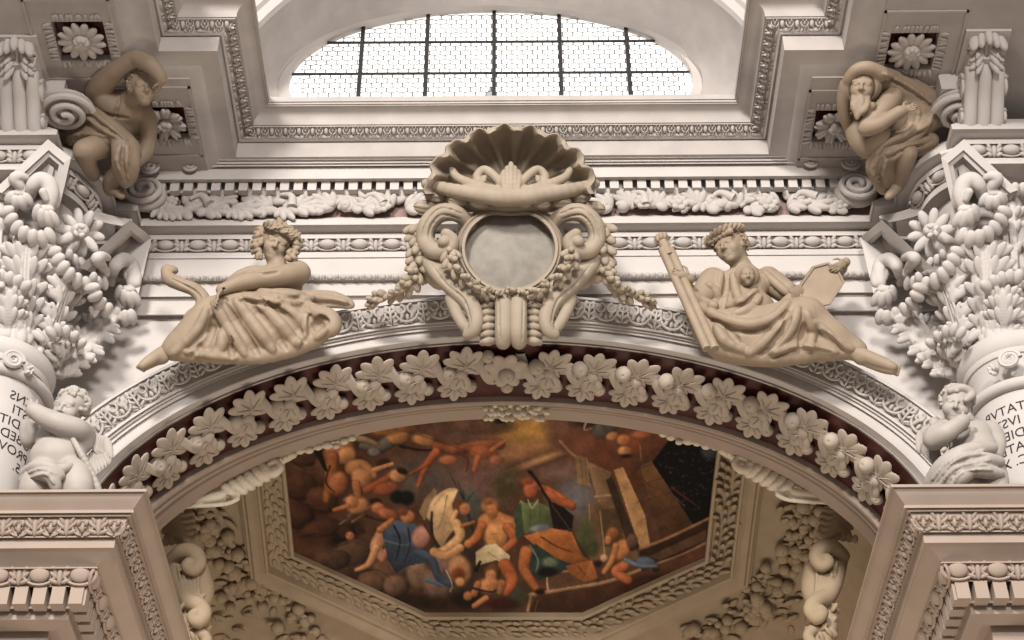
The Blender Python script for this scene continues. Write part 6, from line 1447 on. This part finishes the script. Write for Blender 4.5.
for s in (-1, 1):
    X = lambda x: x if s < 0 else mir(x)
    K.t([(X(506), 190, -.60, 4), (X(494), 176, -.56, 4.2), (X(484), 170, -.50, 4.2), (X(477), 177, -.48, 4.2), (X(480), 184, -.5, 4)], .02); K.t([(X(500), 192, -.58, 5), (X(478), 187, -.54, 5.5), (X(458), 178, -.46, 4), (X(452), 170, -.4, 3)], .03); K.t([(X(484), 178, -.52, 3), (X(484), 181, -.54, 2.6)], .01)
K.build('palmette', M_TAN2, tC)
for i, (x, y, rx, ry) in enumerate(((425, 207, 11, 7), (436, 196, 11, 7.5), (458, 200, 10, 7.5), (480, 202, 10, 6.5), (498, 201, 8, 5.5), (524, 202, 8, 5.5), (541, 203, 9, 6), (561, 202, 10, 7), (579, 197, 11, 7.5), (594, 208, 11, 7))):
    mb = MB(); c = PC(x, y, -.62 + .012 * abs(x - 511) * .35); m_ = mpp(x, y, 18.7)
    v, f = ICO[3]; vv = v.copy(); vv *= (1 + .06 * np.cos(np.arctan2(v[:, 1], v[:, 2]) * 7))[:, None]; mb.add((vv * np.array([rx, ry, ry]) * m_) @ (CAMX @ np.array([[math.cos(.1 * (x - 511) / 80), math.sin(.1), 0], [-math.sin(.1), 1, 0], [0, 0, 1.]])).T + c, f); mb.build('fruit', M_TAN2, tC)
# plate and its rim
def plate_out(a, f=1.0):
    x = 510 + 44 * f * math.cos(a); s_ = math.sin(a); y = 250 - 38.5 * f * s_ + (4.5 * f * math.exp(-((a - PI / 2) / .28) ** 2))
    x = 510 + (x - 510) * (1 + .05 * s_); return x, y
aa_ = np.linspace(0, 2 * PI, 96, endpoint=False)
mb = MB(); mb.grid(np.array([[PC(*plate_out(a, f), d) for a in aa_] for f, d in ((1.02, -.20), (.7, -.26), (.3, -.29), (.01, -.30))]), cv=True); mb.build('plate', M_PLATE, tC)
mb = MB(); mb.grid(np.array([[PC(*plate_out(a, f), d) for a in aa_] for f, d in ((1.0, -.18), (1.0, -.34), (1.03, -.40), (1.09, -.40), (1.12, -.36), (1.16, -.38), (1.20, -.34), (1.24, -.10), (1.3, .2))]), cv=True); mb.build('plate_rim', M_TAN2, tC)
for s in (-1, 1):
    X = lambda x: x if s < 0 else mir(x)
    V = Sculpt((min(X(416), X(500)), 200, max(X(416), X(500)), 352), CY, -.95, .6, .013, **CW)
    # great scroll: strap rolling over into an eye
    V.t([(X(470), 226, -.20, 7), (X(458), 214, -.34, 8), (X(441), 213, -.40, 9), (X(428), 224, -.36, 9), (X(425), 240, -.30, 8.5), (X(434), 251, -.36, 8), (X(448), 250, -.44, 7), (X(453), 241, -.48, 6), (X(446), 234, -.52, 5.5)], .02)
    V.e(X(444), 242, -.52, 6.5, 6, 6, 0, .02); V.t([(X(424), 226, -.1, 6), (X(421), 246, -.06, 8), (X(426), 264, -.06, 9), (X(440), 280, -.1, 10)], .05)
    V.t([(X(428), 262, -.20, 7), (X(440), 276, -.30, 8), (X(456), 290, -.36, 8.5), (X(470), 304, -.38, 8), (X(476), 318, -.40, 7), (X(474), 330, -.38, 6), (X(467), 335, -.34, 4.5)], .03)
    V.t([(X(438), 262, -.24, 5), (X(450), 280, -.34, 6), (X(466), 290, -.38, 6), (X(486), 296, -.38, 6)], .03); V.t([(X(452), 276, -.2, 8), (X(470), 292, -.2, 10), (X(490), 300, -.2, 10)], .06)
    V.t([(X(450), 298, -.28, 5), (X(456), 312, -.32, 5.5), (X(464), 326, -.32, 5), (X(470), 331, -.3, 4)], .03); V.e(X(430), 256, -.2, 6, 12, 10, 10 * s, .04)
    for pts in ([(X(462), 214), (X(442), 208), (X(428), 220), (X(421), 238)], [(X(460), 219), (X(442), 215), (X(431), 226), (X(429), 240)], [(X(430), 262), (X(446), 284), (X(464), 300), (X(471), 322)]): V.fold(pts, 1.3, .01, True, .1)
    V.build('scroll', M_TAN2, tC)
    G = Sculpt((min(X(470), X(514)), 284, max(X(470), X(514)), 352), CY, -.95, .5, .013, **CW)
    G.t([(X(503), 297, -.42, 8), (X(504), 312, -.50, 8.6), (X(504), 330, -.50, 8.6), (X(503), 342, -.42, 7.5)], .02); G.t([(X(508), 300, -.3, 5), (X(509), 338, -.34, 5)], .02)
    for i in range(7): G.t([(X(494), 299 + i * 7, -.34, 3.2), (X(487), 298 + i * 7.2, -.40, 3.4), (X(480 - (i > 4) * -2), 301 + i * 7, -.34, 2.8)], .012)
    G.t([(X(488), 294, -.2, 8), (X(488), 338, -.2, 8)], .04); G.fold([(X(499), 300), (X(499), 318), (X(500), 340)], 1.0, .01, True, .1)
    G.build('foot_roll', M_TAN2, tC)
    rg = random.Random(6)
    inner = crom([(X(450), 250, -.60), (X(452), 262, -.60), (X(462), 276, -.58), (X(478), 288, -.56), (X(496), 293, -.54), (X(508), 291, -.52)], 3)
    outer = crom([(X(420), 226, -.22), (X(418), 246, -.2), (X(419), 262, -.15), (X(414), 278, -.1), (X(402), 289, .0), (X(388), 296, .1), (X(374), 300, .2)], 4)
    for line, nm, sz in ((inner, 'husk', 5.6), (outer, 'husk', 7.2)):
        line = line[::2]
        for i, (x, y, d) in enumerate(line):
            mb = MB(); m_ = mpp(x, y, 19); tng = np.array(line[min(i + 1, len(line) - 1)]) - np.array(line[max(i - 1, 0)]); dv = PC(x + tng[0], y + tng[1], d) - PC(x, y, d); sz2 = sz * (1.15 - .45 * i / len(line))
            for k in (-1, -.4, .4, 1):
                F = frame_z(dv); dd = F[:, 2] * .7 + (F @ np.array([k * .9 + rg.uniform(-.3, .3), rg.uniform(-.5, .5), 0])); leaf_ell(mb, PC(x, y, d), dd - CAMX[:, 2] * -.25, (0, -1, 0), sz2 * 2.3 * m_, sz2 * .62 * m_, sz2 * .55 * m_, 1)
            mb.ell(PC(x + rg.uniform(-2, 2), y, d - .08), np.array([1, 1, 1]) * sz2 * .5 * m_, None, 1)
            mb.build(nm, M_TAN2, tC)
# ================================================================== STUCCO WORK OF THE CHAPEL, SEEN BEHIND THE ARCH
for side, sg in (('left', -1), ('right', 1)):
    X = (lambda x: x) if sg < 0 else (lambda x: 1015 - x)
    dy = 0 if sg < 0 else -4
    bx = (min(X(150), X(366)), 425, max(X(150), X(366)), 512)
    t = thing('scroll_ornament', 'cream scroll with fluted shell hanging behind the %s haunch of the arch' % side, 'ornament', P(X(250), 470, 21.9), 'scrollwork behind the arch')
    S = Sculpt(bx, 21.95, -.35, .7, .014)
    q = lambda pts: [(X(x), y + dy, d, r) for x, y, d, r in pts]
    S.t(q([(310, 444, .0, 5), (290, 447, .0, 6), (272, 451, -.02, 5), (260, 460, -.05, 4.5), (263, 471, -.08, 4.2), (273, 474, -.1, 4), (280, 468, -.1, 3.6), (276, 462, -.12, 3.2), (270, 464, -.13, 3)]), .02)
    S.t(q([(290, 450, .05, 9), (272, 456, .1, 12), (268, 462, .1, 12)]), .05)
    for k in range(6):
        x0, y0 = 219 + k * 7.6, 486 - k * 4.2; S.t(q([(x0 - 2, y0 - 7, .05, 3.0), (x0 + 6, y0 + 2, -.10, 4.2), (x0 + 15, y0 + 9, -.06, 3.6), (x0 + 19, y0 + 10, .02, 2.6)]), .012)
    S.t(q([(214, 490, .15, 10), (240, 480, .15, 12), (262, 468, .15, 9)]), .05)
    S.t(q([(174, 506, .1, 3), (190, 503, .0, 5), (206, 500, -.05, 5), (222, 497, -.05, 5)]), .03); S.t(q([(176, 503, .1, 4), (196, 495, .1, 6), (216, 487, .1, 7)]), .05); S.t(q([(178, 506, .0, 1.6), (200, 506, -.08, 2), (226, 504, -.08, 2), (238, 499, -.1, 2)]), .01)
    S.t(q([(360, 430, .0, 3), (345, 436, -.02, 5), (325, 440, .0, 5), (305, 446, .0, 5)]), .04)
    for x, y, r in ((352, 438, 4.5), (344, 441, 5), (336, 446, 4), (327, 445, 5.5), (318, 447, 4.5), (309, 450, 5), (300, 451, 4.5), (292, 455, 5), (285, 458, 4)): S.e(X(x), y + dy, -.08, r, r * .8, r, 0, .02)
    S.build('scrollwork', M_CREAM, t)
    t2 = thing('scroll_bracket', 'warm stucco scroll bracket with wavy fringe inside the chapel on the %s' % side, 'bracket', P(X(190), 640, 23.0), 'chapel brackets')
    S = Sculpt((min(X(148), X(226)), 505, max(X(148), X(226)), 655), 23.0, -.6, .8, .016)
    for k in range(5): S.t(q([(158 + k * 2, 514 + k * 6, .0, 3), (170 + k * 2, 511 + k * 6, -.2, 4), (180 + k * 2, 517 + k * 6, -.2, 4), (192 + k, 514 + k * 6, -.1, 3)]), .02)
    S.t(q([(165, 515, .2, 12), (180, 530, .15, 14)]), .05)
    S.t(q([(172, 560, -.1, 7), (182, 552, -.3, 8), (194, 553, -.36, 8), (199, 562, -.36, 7), (193, 570, -.38, 6), (186, 566, -.42, 5), (189, 561, -.45, 4)]), .02); S.t(q([(176, 562, .0, 9), (180, 582, -.1, 9), (188, 600, -.2, 9), (199, 606, -.34, 8), (204, 614, -.38, 7), (198, 622, -.38, 6), (192, 617, -.42, 5), (196, 612, -.46, 4)]), .025)
    S.t(q([(196, 572, -.05, 13), (202, 590, .0, 11), (196, 604, .0, 12)]), .06); S.t(q([(186, 622, -.1, 9), (190, 640, -.1, 10), (196, 655, -.1, 9)]), .04); S.t(q([(200, 632, -.2, 6), (207, 640, -.25, 5), (202, 648, -.28, 5)]), .02)
    for k in range(7): S.e(X(160 + k * 6), 543 - k * .8 + dy, -.12, 3.4, 4.5, 4, 0, .012)
    rg = random.Random(77)
    for k in range(26):
        x, y = rg.uniform(178, 208), rg.uniform(572, 650); S.e(X(x), y, rg.uniform(-.3, -.12), 2.4, 6, 3, rg.uniform(-60, 60), .01)
    for k in range(5): S.t(q([(178 + k * 5, 566 - k, -.25, 1.6), (182 + k * 4, 584, -.26, 2.0), (188 + k * 3, 602, -.3, 1.6)]), .008)
    S.build('scroll', M_CHAPEL, t2)
    t3 = thing('fruit_festoon', 'warm stucco festoon of apples, grapes and leaves on the chapel vault at %s' % side, 'festoon', VP(X(250), 590), 'chapel festoons')
    lines = ([(190, 508), (206, 530), (226, 556), (248, 580), (276, 606), (310, 640)], [(244, 580), (232, 606), (226, 640)], [(196, 520), (214, 516), (226, 520)]) if sg < 0 else ([(828, 506), (812, 526), (796, 548), (778, 578), (758, 600), (735, 618), (700, 640)], [(776, 588), (790, 608), (800, 640)], [(824, 500), (806, 508), (792, 516)])
    rg = random.Random(31 + sg); nf = 0
    for li, line in enumerate(lines):
        cl = crom(line, 5)
        for i, (x, y) in enumerate(cl):
            for k in range(3 if li < 2 else 2):
                if nf > 92: break
                w_ = 17 if li == 0 else 13 if li == 1 else 8
                px, py = x + rg.uniform(-w_, w_), y + rg.uniform(-w_ * .6, w_ * .6); r = rg.choice((.05, .07, .085, .10, .12)) * (1.0 if li < 2 else .7); p_ = VP(px, py, -r * .8 - rg.uniform(0, .10)); nf += 1
                mb = MB(); mb.join(fruit_mb(r).xf(frame_z((rg.uniform(-1, 1), -1, -1)), p_))
                mb.build('fruit', M_CHAPEL, t3)
            for k in range(2):
                mb = MB(); p_ = VP(x + rg.uniform(-22, 22), y + rg.uniform(-14, 14), -.03); a = rg.uniform(0, 6.3); leaf_ell(mb, p_, (math.cos(a), math.sin(a), -.3), (0, 0, -1), .26, .07, .04, 1); mb.build('leaf', M_CHAPEL, t3)
t = thing('leaf_strip', 'small cream leafy strip on the arch rim at the crown', 'ornament', P(514, 410, 21.6))
mb = MB(); rg = random.Random(9)
for k in range(15):
    x = 487 + k * 3.95
    for y, d in ((405, -.05), (410, -.08), (415, -.08)):
        dv = (rg.uniform(-.8, .8), -.3, rg.uniform(-1, -.2)); leaf_ell(mb, P(x + rg.uniform(-1, 1), y - .6 * abs(k - 7) * 0, 21.42 + d + .012 * (y - 405)), dv, (0, -1, -.5), .17, .05, .045, 1)
mb.build('leaves', M_CREAM, t)
# ================================================================== LIGHT
sc = bpy.context.scene
sc.view_settings.view_transform = 'Standard'; sc.view_settings.look = 'None'; sc.view_settings.gamma = 1.0; sc.view_settings.use_curve_mapping = False
sc.view_settings.exposure = 0.50
w = bpy.data.worlds.new('nave'); sc.world = w; w.use_nodes = True
nt = w.node_tree; bg = nt.nodes['Background']
tc = nt.nodes.new('ShaderNodeTexCoord'); sp = nt.nodes.new('ShaderNodeSeparateXYZ'); nt.links.new(tc.outputs['Generated'], sp.inputs[0])
rp = nt.nodes.new('ShaderNodeValToRGB'); mr_ = nt.nodes.new('ShaderNodeMapRange'); mr_.inputs[1].default_value = -1; mr_.inputs[2].default_value = 1
nt.links.new(sp.outputs['Z'], mr_.inputs[0]); nt.links.new(mr_.outputs[0], rp.inputs[0])
e = rp.color_ramp.elements; e[0].position = 0.0; e[0].color = (.50, .43, .38, 1); e[1].position = 1.0; e[1].color = (.72, .71, .70, 1)
k = rp.color_ramp.elements.new(.42); k.color = (.38, .335, .305, 1)
k = rp.color_ramp.elements.new(.62); k.color = (.80, .77, .74, 1)
nt.links.new(rp.outputs[0], bg.inputs[0]); bg.inputs[1].default_value = 0.62
def area(name, loc, target, size, sy, power, col):
    d = bpy.data.lights.new(name, 'AREA'); d.shape = 'RECTANGLE'; d.size = size; d.size_y = sy; d.energy = power; d.color = col
    o = bpy.data.objects.new(name, d); C.objects.link(o); o.location = loc
    o.rotation_euler = (Vector(target) - Vector(loc)).to_track_quat('-Z', 'Y').to_euler(); return o
area('nave_window_light', (-10, -20, 27.5), (0, 20, 17), 6, 6, 14500, (1.0, .95, .90))
area('nave_opposite_window_light', (5, -24, 17), (0, 20, 17), 6, 6, 8500, (1.0, .95, .90))
area('chapel_fill_light', (0, 21.4, 3), (0, 22.4, 16), 8, 2.5, 470, (1.0, .85, .66))  # fill added low under the arch, standing in for unseen chapel windows
for o in bpy.data.objects:
    if '_o' in o: del o['_o']
